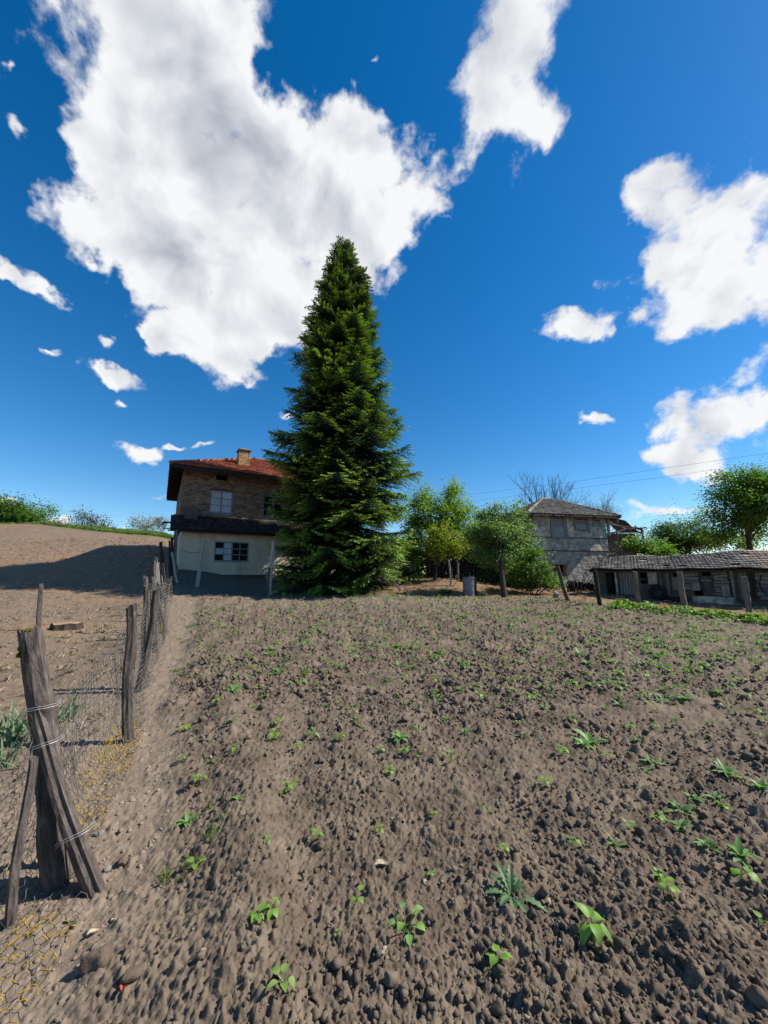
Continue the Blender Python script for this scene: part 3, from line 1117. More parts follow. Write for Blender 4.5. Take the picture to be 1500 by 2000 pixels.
def window(root, fr, u0, u1, z0, z1, v, cols, rows, mats, frame_mat, name='window', fw=.055, mull=None, pane_frac=None):
    """frame, mullion and single panes; mats picks the pane material by (col, row)"""
    mb = MB()
    fbox(mb, fr, u0 - .02, u0 + fw, v - .02, v + .07, z0, z1)
    fbox(mb, fr, u1 - fw, u1 + .02, v - .02, v + .07, z0, z1)
    fbox(mb, fr, u0 + fw, u1 - fw, v - .018, v + .068, z1 - fw, z1 + .01)
    fbox(mb, fr, u0 + fw, u1 - fw, v - .018, v + .068, z0 - .01, z0 + fw)
    w = mb.build(name, frame_mat, root)
    sb = MB()
    fbox(sb, fr, u0 - .08, u1 + .08, v - .07, v + .05, z0 - .06, z0 - .013)
    sb.build('sill', frame_mat, w)
    iu0, iu1, iz0, iz1 = u0 + fw, u1 - fw, z0 + fw, z1 - fw
    bars = MB()
    cw, rh = (iu1 - iu0) / cols, (iz1 - iz0) / rows
    for c in range(1, cols):
        t = .04 if (mull and c in mull) else .022
        fbox(bars, fr, iu0 + c * cw - t, iu0 + c * cw + t, v - (.012 if t > .02 else .004), v + .05, iz0, iz1)
    for c in range(cols):
        for k in range(1, rows):
            fbox(bars, fr, iu0 + c * cw + .03, iu0 + (c + 1) * cw - .03, v + .002, v + .045, iz0 + k * rh - .022, iz0 + k * rh + .022)
    bars.build('glazing_bar', frame_mat, w)
    for c in range(cols):
        for k in range(rows):
            part_box('pane', mats(c, k), w, fr, iu0 + c * cw + .012, iu0 + (c + 1) * cw - .012, v + .02 + random.uniform(0, .006), v + .03,
                     iz0 + k * rh + .012, iz0 + (k + 1) * rh - .012)
    return w


# ------------------------------------------------------------------ the brick house on the left


def build_brick_house():
    o = at_y(347, 1122, 20.5)
    fr = Frame((o.x, o.y, 0), R(30))
    root = empty('brick_house', (o.x, o.y, o.z), 0, 'old two storey house with bare brick above, cream plaster below and red tiled roof', 'house')
    root.location = (0, 0, 0)
    zb = o.z - .03
    _, z_sk_bot = fr.hit(345, 1034, -.45)
    VB = .75                       # the brick storey stands back
    _, z_sk_top = fr.hit(380, 1008, VB)
    u_b0, _ = fr.hit(357, 950, VB)
    _, z_eave = fr.hit(345, 908, -.1)
    W, D = 9.6, 10.5
    # lower storey
    a = fr.hit(420, 1057)
    b = fr.hit(484, 1097)
    lw = (a[0], b[0] + .02, b[1] - .0, a[1])
    e = fr.hit(438, 1124)
    vent = (e[0], e[0] + .55, e[1] - .13, e[1] + .05)
    zt = z_sk_bot + .10
    rough_wall('plaster_wall', fr, 0, W, zb, zt, 0, M['plaster'], root, [lw], .1, .016, 3)
    rough_wall('foundation', fr, -.03, W + .03, zb - 1.3, zb + .02, -.05, M['plinth'], root, [], .12, .04, 9, .4)
    s = MB()
    fbox(s, fr, .01, .3, .3, D, zb - 1.2, zt)
    fbox(s, fr, W - .3, W - .01, .3, D, zb - 1.2, zt)
    fbox(s, fr, .3, W - .3, D - .3, D, zb - 1.2, zt)
    s.build('side_wall', M['plaster'], root)
    part_box('cellar_vent', M['curtain'], root, fr, vent[0], vent[1], -.03, .05, vent[2] + .02, vent[3])
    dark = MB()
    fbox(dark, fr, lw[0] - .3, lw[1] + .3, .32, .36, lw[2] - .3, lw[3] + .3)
    dark.build('dark_room_sheet', M['black'], root)  # black sheet standing in for the unlit room

    def lower_pane(c, k):
        return {(0, 0): M['black'], (0, 1): M['curtain'], (0, 2): M['black'], (1, 0): M['curtain'], (1, 1): M['curtain'], (1, 2): M['curtain']}.get((c, k), M['black'])
    wn = window(root, fr, lw[0], lw[1], lw[2], lw[3], .06, 4, 3, lower_pane, M['blue_paint'], mull=(2,))
    # curtains hanging inside the right sash
    for q in range(2):
        c0 = lw[0] + (lw[1] - lw[0]) * (.62 + .2 * q)
        mb = MB()
        P = []
        for i in range(9):
            uu = c0 + .02 + i * .022
            P += [fr.p(uu, .12 + .02 * math.sin(i * 2.1), lw[2] + .05), fr.p(uu, .12 + .02 * math.sin(i * 2.1 + .5), lw[3] - .35 + .12 * q)]
        mb.add(P, [(2 * i, 2 * i + 2, 2 * i + 3, 2 * i + 1) for i in range(8)])
        mb.build('curtain', M['curtain'], wn)
    # brick storey
    c = fr.hit(411, 956, VB)
    d = fr.hit(453, 1004, VB)
    uw = (c[0], d[0], d[1], c[1])
    c2 = fr.hit(515, 967, VB)
    uw2 = (c2[0], c2[0] + (uw[1] - uw[0]), uw[2], uw[3])
    g = fr.hit(423, 928, VB)
    g2 = fr.hit(444, 938, VB)
    att = (g[0], g2[0], g2[1], g[1])
    uw3 = (uw2[0] + 2.9, uw2[1] + 2.9, uw[2], uw[3])
    zt2 = z_eave + .15
    zz = z_sk_top - .6
    holes = [uw, uw2, att, uw3]
    rough_wall('masonry_core', fr, u_b0, W, zz, zt2, VB + .03, M['mortar'], root, holes, .15, .004, 2, .3)
    brick_wall('brickwork', fr, u_b0, W, zz, zt2 - .1, VB, root, M['brick'], holes)
    # a projecting course below the eave
    cb = MB()
    u = u_b0
    zc = fr.hit(400, 941, VB)[1]
    while u < W - .3:
        fbox(cb, fr, u, u + .24, VB - .045, VB + .05, zc - .04, zc + .03, .003)
        u += .255
    tag(cb.build('string_course', M['brick'], root), kind='stuff')
    sw = MB()
    fbox(sw, fr, u_b0 + .01, u_b0 + .3, VB + .34, D, zz, zt2)
    fbox(sw, fr, W - .3, W - .01, VB + .34, D, zz, zt2)
    fbox(sw, fr, u_b0 + .3, W - .3, D - .3, D - .01, zz, zt2)
    sw.build('upper_side_wall', M['mortar'], root)
    frl = Frame(fr.p(u_b0, VB, 0), R(30) + R(90))
    # bricks of the left gable, seen at a slant
    mb = MB()
    z, k = zz, 0
    while z < zt2 - .1:
        v = VB + (.125 if k % 2 else 0)
        while v < D - .3:
            mb.box(fr.p(u_b0 + .005, v + .125, z + .037), (.05, .238, .063), fr.rot(), .003)
            v += .25
        z += .079
        k += 1
    tag(mb.build('gable_brickwork', M['brick'], root), kind='stuff')
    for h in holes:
        part_box('dark_room_sheet', M['black'], root, fr, h[0] - .2, h[1] + .2, VB + .36, VB + .4, h[2] - .2, h[3] + .2)  # black sheets: indoor darkness put into their colour behind each opening

    def up_pane(cx, k):
        return M['curtain']
    window(root, fr, uw[0], uw[1], uw[2], uw[3], VB + .05, 2, 3, up_pane, M['blue_paint'], mull=(1,), fw=.06)
    window(root, fr, uw2[0], uw2[1], uw2[2], uw2[3], VB + .05, 2, 3, lambda c_, k: M['black'], M['blue_paint'], mull=(1,), fw=.06)
    window(root, fr, uw3[0], uw3[1], uw3[2], uw3[3], VB + .05, 2, 3, lambda c_, k: M['black'], M['blue_paint'], mull=(1,), fw=.06)
    part_box('attic_window', M['black'], root, fr, att[0] + .02, att[1] - .02, VB + .08, VB + .12, att[2] + .02, att[3] - .02)
    am = MB()
    fbox(am, fr, att[0] - .03, att[1] + .03, VB - .012, VB + .06, att[3] - .02, att[3] + .03)
    fbox(am, fr, att[0] - .03, att[1] + .03, VB - .012, VB + .06, att[2] - .03, att[2] + .015)
    am.build('attic_window_frame', M['dark_wood'], root)
    # skirt roof between the storeys
    S0, S1 = -.55, W + .4
    zlo, zhi = z_sk_bot, z_sk_top - .02
    vlo, vhi = -.50, VB - .03
    quad_part('skirt_roof_deck', M['dark_wood'], root, [fr.p(S0, vlo, zlo), fr.p(S1, vlo, zlo), fr.p(S1, vhi, zhi), fr.p(S0, vhi, zhi)], .07)
    mb = MB()
    O = fr.p(S0, vlo - .06, zlo + .02)
    sl = math.hypot(vhi - vlo, zhi - zlo)
    tile_slabs(mb, O, fr.u, fr.p(0, vhi, zhi) - fr.p(0, vlo, zlo), poly_from([(0, 0), (S1 - S0, 0), (S1 - S0, sl), (0, sl)]), .21, .25, .02, .045, .015)
    tag(mb.build('skirt_roof_tiles', M['dark_tile'], root), kind='stuff')
    # ragged left end: loose slats and a bent sheet
    fl = MB()
    fl.tube([fr.p(.1, -.3, zlo + .28), fr.p(-.45, -.34, zlo + .36), fr.p(-.85, -.4, zlo + .34), fr.p(-.95, -.42, zlo + .2)], [.05, .045, .05, .03], 5)
    fl.tube([fr.p(.2, -.45, zlo + .02), fr.p(-.5, -.5, zlo + .06), fr.p(-.8, -.5, zlo - .02)], [.04, .04, .02], 5)
    fl.build('broken_eave_board', M['dark_wood'], root)
    part_box('eave_lath', M['dark_wood'], root, fr, S0 - .1, S1, vlo - .02, vlo + .06, zlo - .1, zlo - .03, .006)
    # small grey flue box standing on the skirt roof
    f0 = fr.hit(362, 990, VB - .25)
    f1 = fr.hit(385, 1014, VB - .25)
    part_box('flue_box', M['plinth'], root, fr, f0[0], f1[0], VB - .5, VB - .02, f1[1] - .25, f0[1], .012)
    # main roof: a low hip
    ov = .75
    e0, e1, f0_, f1_ = u_b0 - .72, W + ov, -.30, D + .5
    ze = z_eave
    uc0, uc1, vc = u_b0 + 4.5, W - 3.4, VB + 4.7
    zr = at_y(470, 897, 27.4).z
    A, B = fr.p(e0, f0_, ze), fr.p(e1, f0_, ze - .1)
    Cc, Dd = fr.p(e1, f1_, ze), fr.p(e0, f1_, ze)
    R0, R1 = fr.p(uc0, vc, zr), fr.p(uc1, vc, zr)
    quad_part('roof_front', M['dark_wood'], root, [A, B, R1, R0], .09)
    quad_part('roof_left', M['dark_wood'], root, [Dd, A, R0], .09)
    quad_part('roof_right', M['dark_wood'], root, [B, Cc, R1], .09)
    quad_part('roof_back', M['dark_wood'], root, [Cc, Dd, R0, R1], .09)
    mb = MB()
    up = Vector((R0 + R1) / 2 - (A + B) / 2)
    Uf = (B - A).normalized()
    up = up - Uf * up.dot(Uf)
    sl = up.length
    tile_slabs(mb, A + Vector((0, 0, .03)), B - A, up, poly_from([(0, 0), ((B - A).length, 0), ((R1 - A).dot(Uf), sl), ((R0 - A).dot(Uf), sl)]), .22, .30, .03, .05, .012)
    # left and right hips as well
    for (P0, P1, T) in ((Dd, A, R0), (B, Cc, R1)):
        Ul = (P1 - P0).normalized()
        upl = (T - P0) - Ul * (T - P0).dot(Ul)
        tile_slabs(mb, P0 + Vector((0, 0, .03)), P1 - P0, upl, poly_from([(0, 0), ((P1 - P0).length, 0), ((T - P0).dot(Ul), upl.length)]), .30, .40, .03, .05, .012)
    tag(mb.build('roof_tiles', M['red_tile'], root), kind='stuff')
    rb = MB()
    for (p, q) in ((A, R0), (R0, R1), (R1, B)):
        n = int((q - p).length / .36)
        for i in range(n):
            a_, b_ = p.lerp(q, i / n), p.lerp(q, (i + 1.12) / n)
            rb.tube([a_ + Vector((0, 0, .055)), b_ + Vector((0, 0, .04))], [.105, .09], 8)
    rb.build('ridge_tiles', M['ridge_tile'], root)
    fb = MB()
    fb.box((A + B) / 2 + Vector((0, 0, -.11)), ((B - A).length, .03, .12), fr.rot())
    fb.build('fascia_board', M['dark_wood'], root)
    # rafters under the left overhang
    for i in range(13):
        v = f0_ + .3 + i * .85
        t0 = fr.p(e0 + .05, v, ze - .13)
        t1 = fr.p(u_b0 + .1, v, ze - .02)
        rf = MB()
        rf.tube([t0, t1], .05, 4)
        rf.build('rafter', M['dark_wood'], root)
    ns = int((e1 - u_b0) / .8)
    for i in range(ns):
        rf = MB()
        rf.tube([fr.p(u_b0 + .2 + i * .8, f0_ + .03, ze - .13), fr.p(u_b0 + .2 + i * .8, VB + .1, ze + .1)], .045, 4)
        rf.build('rafter', M['dark_wood'], root)
    # chimney
    cp = at_y(475, 902, 24.2)
    uc = (cp - fr.o).dot(fr.u)
    vcn = (cp - fr.o).dot(fr.v)
    ztop = at_y(475, 879, 24.2).z
    frc = Frame(fr.p(uc, vcn, 0), R(30))
    hw = .33
    part_box('chimney_core', M['mortar'], root, frc, -hw + .02, hw - .02, -hw + .02, hw - .02, cp.z - 1, ztop - .1)
    chim = MB()
    z, k = cp.z - .6, 0
    while z < ztop - .18:
        for side in range(4):
            f2 = Frame(frc.p(0, 0, 0), R(30) + side * PI / 2)
            for j in range(3):
                a_ = -hw + j * .22 - (.11 if k % 2 else 0)
                b_ = min(a_ + .21, hw)
                a_ = max(a_, -hw)
                if b_ - a_ > .04:
                    fbox(chim, f2, a_, b_, -hw - random.uniform(0, .008), -hw + .05, z, z + .062, .002)
        z += .076
        k += 1
    ch = tag(chim.build('chimney', M['chim_brick'], root), kind='stuff')
    part_box('chimney_cap', M['mortar'], ch, frc, -hw - .06, hw + .06, -hw - .06, hw + .06, ztop - .17, ztop - .06, .01)
    part_box('chimney_cap', M['chim_brick'], ch, frc, -hw + .03, hw - .03, -hw + .03, hw - .03, ztop - .06, ztop + .02, .01)
    part_box('ceiling', M['black'], root, fr, u_b0 + .3, W - .3, VB + .4, D - .3, zt2 - .2, zt2 - .12)
    # dark water stains are in the material; hanging wire from the corner to the white post
    return fr, root, zlo


HOUSE, HOUSE_ROOT, HOUSE_ZLO = build_brick_house()

# ------------------------------------------------------------------ the grey plastered house


def build_plaster_house():
    pl, pr = at_y(1035, 1004, 21.0), at_y(1203, 1010, 22.2)
    phi = math.atan2(pr.y - pl.y, pr.x - pl.x)
    fr = Frame((pl.x, pl.y, 0), phi)
    root = empty('plaster_house', (0, 0, 0), 0, 'grey peeling plaster house with boarded windows and stone coloured tiled hip roof', 'house')
    ze = pl.z
    ul = fr.hit(1037, 1060, .3)[0]
    ur = fr.hit(1188, 1075, .3)[0]
    D = 5.6
    gz = H1(fr.p(ul, 0, 0).x, fr.p(ul, 0, 0).y) - .4
    a, b = fr.hit(1080, 1103, .3), fr.hit(1108, 1126, .3)
    low = (a[0], b[0], b[1], a[1])
    a, b = fr.hit(1078, 1007, .3), fr.hit(1103, 1048, .3)
    s1 = (a[0], b[0], b[1], min(a[1], ze - .05))
    a, b = fr.hit(1122, 1012, .3), fr.hit(1147, 1033, .3)
    s2 = (a[0], b[0], b[1], min(a[1], ze - .06))
    a, b = fr.hit(1158, 1014, .3), fr.hit(1172, 1025, .3)
    s3 = (a[0], b[0], b[1], min(a[1], ze - .08))
    rough_wall('front_wall', fr, ul, ur, gz, ze + .1, .3, M['old_plaster'], root, [low, s1, s2, s3], .07, .05, 21, .35)
    f90 = Frame(fr.p(ur, .3, 0), phi + PI / 2)
    rough_wall('side_wall', Frame(fr.p(ur, .3, 0), phi + PI / 2), .0, D, gz, ze + .1, 0, M['old_plaster'], root, [], .1, .05, 25, .3)
    s = MB()
    fbox(s, fr, ul, ul + .3, .66, D, gz, ze + .1)
    fbox(s, fr, ul + .3, ur - .35, D - .3, D, gz, ze + .1)
    s.build('back_wall', M['mud_wall'], root)
    part_box('dark_room_sheet', M['black'], root, fr, low[0] - .3, low[1] + .3, .66, .7, low[2] - .3, low[3] + .3)  # black sheet in place of the unlit room behind the opening
    part_box('dark_upper_sheet', M['black'], root, fr, s1[0] - .3, s3[1] + .2, .66, .7, min(s1[2], s2[2]) - .2, s1[3] + .05)  # black sheet, the darkness upstairs put into its colour

    def shutter(h, n, skew=0.0):
        w = MB()
        fbox(w, fr, h[0] - .06, h[0] + .03, .23, .36, h[2] - .05, h[3])
        fbox(w, fr, h[1] - .03, h[1] + .06, .23, .36, h[2] - .05, h[3])
        fbox(w, fr, h[0] + .03, h[1] - .03, .24, .35, h[3] - .06, h[3])
        fbox(w, fr, h[0] - .1, h[1] + .1, .21, .36, h[2] - .1, h[2] - .05)
        win = w.build('window', M['grey_wood'], root)
        hz = (h[3] - h[2] - .06) / n
        for k in range(n):
            mb = MB()
            fbox(mb, fr, h[0] + .03, h[1] - .03, .265 + random.uniform(-.012, .012), .29, h[2] - .045 + k * hz + .006, h[2] - .045 + (k + 1) * hz - .004, .006)
            mb.build('plank', M['shutter'], win)
    shutter(s1, 7)
    shutter(s2, 4)
    shutter(s3, 2)
    lb = MB()
    fbox(lb, fr, low[0] - .25, low[1] + .15, .2, .34, low[3], low[3] + .08)
    lb.build('lintel', M['old_wood'], root)
    lw = MB()
    for k in range(3):
        q = low[0] + (low[1] - low[0]) * (.3 + .25 * k)
        fbox(lw, fr, q - .03, q + .03, .42, .46, low[2], low[3])
    lw.build('window_bars', M['dark_wood'], root)
    # timber framing of the upper storey
    for (px, y0, y1, w) in ((1039, 1008, 1048, .10), (1076, 1006, 1050, .11), (1104, 1006, 1050, .10), (1149, 1008, 1042, .09), (1187, 1010, 1046, .12)):
        u, _ = fr.hit(px, 1020, .3)
        z0 = fr.hit(px, y1, .3)[1]
        part_box('timber_post', M['grey_wood'], root, fr, u - w / 2, u + w / 2, .23, .36, z0, ze + .02, .008)
    for py in (1049, 1075):
        z0 = fr.hit(1060, py, .3)[1]
        part_box('timber_beam', M['old_wood'], root, fr, ul + .02, ur - .05, .262, .33, z0 - .03, z0 + .02, .01)
    # hipped roof
    e0 = fr.hit(1030, 1003, 0)[0] - .05
    e1 = fr.hit(1206, 1010, 0)[0] + .05
    zr = at_y(1066, 974, 23.6).z
    vc = 2.9
    pk = at_y(1064, 974, (fr.p(1.6, vc, 0)).y)
    uc0 = (pk - fr.o).dot(fr.u)
    zr = pk.z
    uc1 = uc0 + 1.0
    A, B = fr.p(e0, -.15, ze), fr.p(e1, -.15, fr.hit(1205, 1009, -.15)[1] - .02)
    Cc, Dd = fr.p(e1, D + .4, ze - .1), fr.p(e0, D + .4, ze)
    R0, R1 = fr.p(uc0, vc, zr), fr.p(uc1, vc, zr - .06)
    quad_part('roof_front', M['dark_wood'], root, [A, B, R1, R0], .07)
    quad_part('roof_left', M['dark_wood'], root, [Dd, A, R0], .07)
    quad_part('roof_right', M['dark_wood'], root, [B, Cc, R1], .07)
    quad_part('roof_back', M['dark_wood'], root, [Cc, Dd, R0, R1], .07)
    mb = MB()
    Uf = (B - A).normalized()
    up = (R0 - A) - Uf * (R0 - A).dot(Uf)
    tile_slabs(mb, A + Vector((0, 0, .02)), B - A, up, poly_from([(0, 0), ((B - A).length, 0), ((R1 - A).dot(Uf), up.length), ((R0 - A).dot(Uf), up.length)]),
               .26, .29, .03, .085, .02, keep=.985)
    for (P0, P1, T) in ((Dd, A, R0), (B, Cc, R1)):
        Ul = (P1 - P0).normalized()
        upl = (T - P0) - Ul * (T - P0).dot(Ul)
        tile_slabs(mb, P0 + Vector((0, 0, .02)), P1 - P0, upl, poly_from([(0, 0), ((P1 - P0).length, 0), ((T - P0).dot(Ul), upl.length)]), .26, .29, .025, .055, .02)
    tag(mb.build('roof_tiles', M['grey_tile'], root), kind='stuff')
    rb = MB()
    for (p, q) in ((A, R0), (R0, R1), (R1, B)):
        n = max(2, int((q - p).length / .36))
        for i in range(n):
            a_, b_ = p.lerp(q, i / n), p.lerp(q, (i + 1.15) / n)
            rb.tube([a_ + Vector((0, 0, .05 + random.uniform(-.02, .03))), b_ + Vector((0, 0, .05))], [.11, .09], 7)
    rb.build('ridge_tiles', M['grey_tile'], root)
    for i in range(9):
        u = e0 + .3 + i * (e1 - e0 - .5) / 8
        rf = MB()
        rf.tube([fr.p(u, -.1, ze - .1), fr.p(u, .5, ze + .08)], .04, 4)
        rf.build('rafter', M['dark_wood'], root)
    fb = MB()
    fb.box((A + B) / 2 + Vector((0, 0, -.05)), ((B - A).length, .03, .06), Matrix.Rotation(phi, 3, 'Z'))
    fb.build('fascia_board', M['old_wood'], root)
    return fr, ul, ur, ze


PH = build_plaster_house()


def build_ruin():
    fr, ul, ur, ze = PH
    root = empty('ruined_barn', (0, 0, 0), 0, 'collapsed timber barn with bare roof poles beside the grey plaster house', 'ruin')
    Y = 24.5

    def q(px, py, dy=0):
        return at_y(px, py, Y + dy)
    gz = H1(14, 24) - .3
    P = [q(1190, 1040), q(1252, 1052)]
    f2 = Frame((P[0].x, P[0].y, 0), math.atan2(P[1].y - P[0].y, P[1].x - P[0].x))
    L = (P[1] - P[0]).length
    rough_wall('mud_wall', f2, -.6, L, gz, P[0].z - .0, .6, M['mud_wall'], root, [], .15, .12, 31, .3)
    # sagging roof remains
    pts = [q(1203, 1012), q(1222, 1017), q(1240, 1034), q(1252, 1040)]
    back = [p + Vector((.6, 3.0, .3)) for p in pts]
    mb = MB()
    mb.add(pts + back + [p - Vector((0, 0, .12)) for p in pts], [(0, 1, 5, 4), (1, 2, 6, 5), (2, 3, 7, 6), (0, 8, 9, 1), (1, 9, 10, 2), (2, 10, 11, 3)])
    mb.build('sagging_roof', M['dark_tile'], root)
    poles = [((1186, 1024), (1256, 1032), .05), ((1188, 1042), (1222, 1034), .06), ((1222, 1034), (1262, 1030), .05), ((1190, 1020), (1222, 1033), .06),
             ((1205, 1010), (1205, 1060), .07), ((1252, 1030), (1258, 1060), .07), ((1230, 1033), (1232, 1078), .06), ((1240, 1028), (1257, 1037), .05),
             ((1213, 1085), (1211, 1040), .05)]
    for k, (a, b, r) in enumerate(poles):
        p = MB()
        A, B = q(a[0], a[1], -.3 + .05 * k), q(b[0], b[1], -.25 + .05 * k)
        p.tube([A, A.lerp(B, .5) + Vector((0, 0, -.04)), B], [r, r * .9, r * .8], 6)
        p.build('pole', M['grey_wood'] if k in (1, 3) else M['old_wood'], root)
    # heap of brushwood by the house corner
    mb = MB()
    c = q(1200, 1078, -2.2)
    for i in range(70):
        a = c + Vector((random.gauss(0, .5), random.gauss(0, .4), random.uniform(-.6, .1)))
        d = Vector((random.gauss(0, 1), random.gauss(0, 1), random.gauss(.1, .5))).normalized()
        mb.tube([a, a + d * random.uniform(.4, 1.1)], [.018, .006], 3, False)
    b = tag(mb.build('brushwood_heap', M['twig'], None), 'heap of dry twigs at the corner between grey house and shed', 'brushwood')
    b['kind'] = 'stuff'


build_ruin()

# ------------------------------------------------------------------ the long shed on the right


def build_shed():
    A, B = gpx(1165, 1161), gpx(1440, 1181)
    phi = math.atan2(B.y - A.y, B.x - A.x)
    fr = Frame((A.x, A.y, 0), phi)
    root = empty('tiled_shed', (0, 0, 0), 0, 'long low wooden animal shed with wavy grey tiled roof and patched plank front', 'shed')
    Lg = 9.5
    ze0, ze1 = fr.hit(1168, 1113, -.25)[1], fr.hit(1480, 1111, -.25)[1]
    u1480 = fr.hit(1480, 1111, -.25)[0]

    def ze(u):
        return ze0 + (ze1 - ze0) * u / u1480

    def X(zx):
        return 1140 + zx * .24

    def rect(x0, x1, y0, y1, v=0.0):
        a = fr.hit(X(x0), 1060 + y0 * .24, v)
        b = fr.hit(X(x1), 1060 + y1 * .24, v)
        return a[0], b[0], b[1], a[1]
    ground = [H1(*fr.p(u, 0, 0)[:2]) for u in (0, 3, 6, 9)]
    gz = min(ground) - .3
    holes = [rect(442, 512, 235, 335), rect(715, 770, 238, 276), rect(890, 968, 385, 432), rect(952, 1030, 232, 272), rect(165, 250, 245, 420)]
    holes = [(h[0], h[1], h[2], min(h[3], ze(h[0]) - .04)) for h in holes]
    rough_wall('back_board_wall', fr, -.05, Lg, gz, ze0 + .02, .12, M['plinth'], root, holes, .12, .03, 41, .2)  # dark colour puts shade into the gaps between the front planks
    part_box('dark_inside_sheet', M['black'], root, fr, .2, Lg - .2, .36, .4, gz, ze0 - .02)  # black sheet for the darkness seen through the shed openings
    sv = MB()
    fbox(sv, fr, 0, .15, .31, 2.6, gz, ze0 + .1)
    fbox(sv, fr, Lg - .15, Lg, .31, 2.6, gz, ze0 + .1)
    fbox(sv, fr, .15, Lg - .15, 2.5, 2.6, gz, ze0 + .3)
    sv.build('end_wall', M['mud_wall'], root)

    def hplanks(r, n, mat=M['grey_wood'], v=.04, nm_='plank', jit=.02):
        u0, u1, z0, z1 = r
        hz = (z1 - z0) / n
        for k in range(n):
            tl = random.uniform(-jit, jit)
            mb = MB()
            z = z0 + k * hz
            vv = v + random.uniform(-.015, .015)
            P = []
            for (u, dz) in ((u0 + random.uniform(-.03, .04), -tl), (u1 + random.uniform(-.04, .03), tl)):
                for (v_, z_) in ((vv, z + .018), (vv, z + hz - .012), (vv + .025, z + hz - .012), (vv + .025, z + .018)):
                    P.append(fr.p(u, v_, z_ + dz))
            mb.add(P, [(0, 1, 2, 3), (7, 6, 5, 4), (0, 4, 5, 1), (1, 5, 6, 2), (2, 6, 7, 3), (3, 7, 4, 0)])
            mb.build(nm_, mat, root)

    def vplanks(r, n, mat=M['grey_wood'], v=.04, lean=0.0, parent=None, ragged=.05):
        u0, u1, z0, z1 = r
        w = (u1 - u0) / n
        for k in range(n):
            mb = MB()
            vv = v + random.uniform(-.012, .012)
            P = []
            for (z, du) in ((z0 + random.uniform(0, ragged), lean), (z1 - random.uniform(0, ragged), 0)):
                for (u, v_) in ((u0 + k * w + .012, vv), (u0 + (k + 1) * w - .012, vv), (u0 + (k + 1) * w - .012, vv + .025), (u0 + k * w + .012, vv + .025)):
                    P.append(fr.p(u + du, v_, z))
            mb.add(P, [(3, 2, 1, 0), (4, 5, 6, 7), (0, 1, 5, 4), (1, 2, 6, 5), (2, 3, 7, 6), (3, 0, 4, 7)])
            mb.build('plank', mat, parent or root)
    # left to right along the front
    vplanks(rect(170, 245, 250, 425, .2), 5, M['dark_wood'], .2)
    vplanks(rect(282, 412, 228, 428), 5, M['grey_wood'], .05)
    part_box('pillar', M['old_plaster'], root, fr, *rect(248, 280, 230, 428)[:2], .02, .12, gz, ze(1.0) - .02, .01)
    part_box('pillar', M['old_plaster'], root, fr, *rect(515, 600, 232, 330)[:2], .0, .12, rect(515, 600, 232, 335)[2], ze(2.4) - .02, .02)
    vplanks(rect(603, 650, 232, 420), 2, M['grey_wood'], .03)
    vplanks(rect(655, 708, 232, 425), 2, M['grey_wood'], .02)
    hplanks(rect(440, 512, 290, 300, .05), 1, M['grey_wood'], .05)
    vplanks(rect(712, 792, 280, 388), 1, M['grey_wood'], .03)
    hplanks(rect(803, 945, 222, 388), 6, M['grey_wood'], .03)
    part_box('patch_board', M['grey_wood'], root, fr, *rect(880, 950, 330, 388)[:2], -.01, .012, *rect(880, 950, 330, 390)[2:], .006)
    dr = link('door', None, root)
    vplanks(rect(955, 1035, 272, 430), 7, M['grey_wood'], .0, .16, dr, .08)
    ba = rect(955, 1040, 300, 315)
    mb = MB()
    fbox(mb, fr, ba[0], ba[1] + .02, -.03, -.008, ba[2], ba[3])
    mb.build('door_batten', M['grey_wood'], dr)
    hplanks(rect(1042, 1190, 236, 436), 8, M['grey_wood'], .03, jit=.035)
    part_box('patch_board', M['grey_wood'], root, fr, *rect(1120, 1195, 345, 436)[:2], -.012, .01, *rect(1120, 1195, 345, 436)[2:], .01)
    pl = rect(1190, 1240, 222, 470)
    part_box('pillar', M['old_plaster'], root, fr, pl[0], pl[1], -.03, .12, gz, ze(pl[0]) - .02, .03)
    vplanks(rect(1245, 1352, 235, 480), 4, M['grey_wood'], .03)
    vplanks(rect(1362, 1384, 235, 480), 1, M['dark_wood'], .02)  # dark board added in place of the black gap between panels
    r1 = rect(1395, 1500, 240, 470)
    hplanks((r1[0], r1[1] + .55, r1[2], r1[3]), 7, M['grey_wood'], .03)
    # bent hose on the last panel
    mb = MB()
    mb.tube([fr.p(*fr.hit(X(x), 1060 + y * .24, -.02)[:1], -.02, fr.hit(X(x), 1060 + y * .24, -.02)[1]) for (x, y) in
             ((1440, 262), (1438, 300), (1425, 330), (1440, 370), (1475, 410), (1495, 428))], .018, 6)
    mb.build('bent_rod', M['rubber'], root)
    hplanks((Lg - 2.6, Lg - .3, gz + .7, ze(7) - .1), 7, M['grey_wood'], .03)
    st = rect(885, 1235, 432, 500)
    rough_wall('stone_base', fr, st[0], st[1], gz, st[3], -.08, M['old_plaster'], root, [], .1, .05, 44, .16)
    # eave beam
    mb = MB()
    mb.tube([fr.p(-.2, -.02, ze(0) - .05), fr.p(3, -.02, ze(3) - .07), fr.p(6, -.02, ze(6) - .03), fr.p(Lg + .1, -.02, ze(Lg) - .05)], .05, 6)
    mb.build('eave_beam', M['old_wood'], root)
    for i in range(16):
        u = .1 + i * .62
        rf = MB()
        rf.tube([fr.p(u, -.3, ze(u) - .04), fr.p(u, .3, ze(u) + .17)], .032, 4)
        rf.build('rafter', M['old_wood'], root)
    # roof: every tile an object of its own near the camera
    run = 1.75
    zr0 = fr.hit(1204, 1089, run)[1]
    zr1 = fr.hit(1470, 1078, run)[1]
    ur0, ur1 = fr.hit(1204, 1089, run)[0], fr.hit(1470, 1078, run)[0]

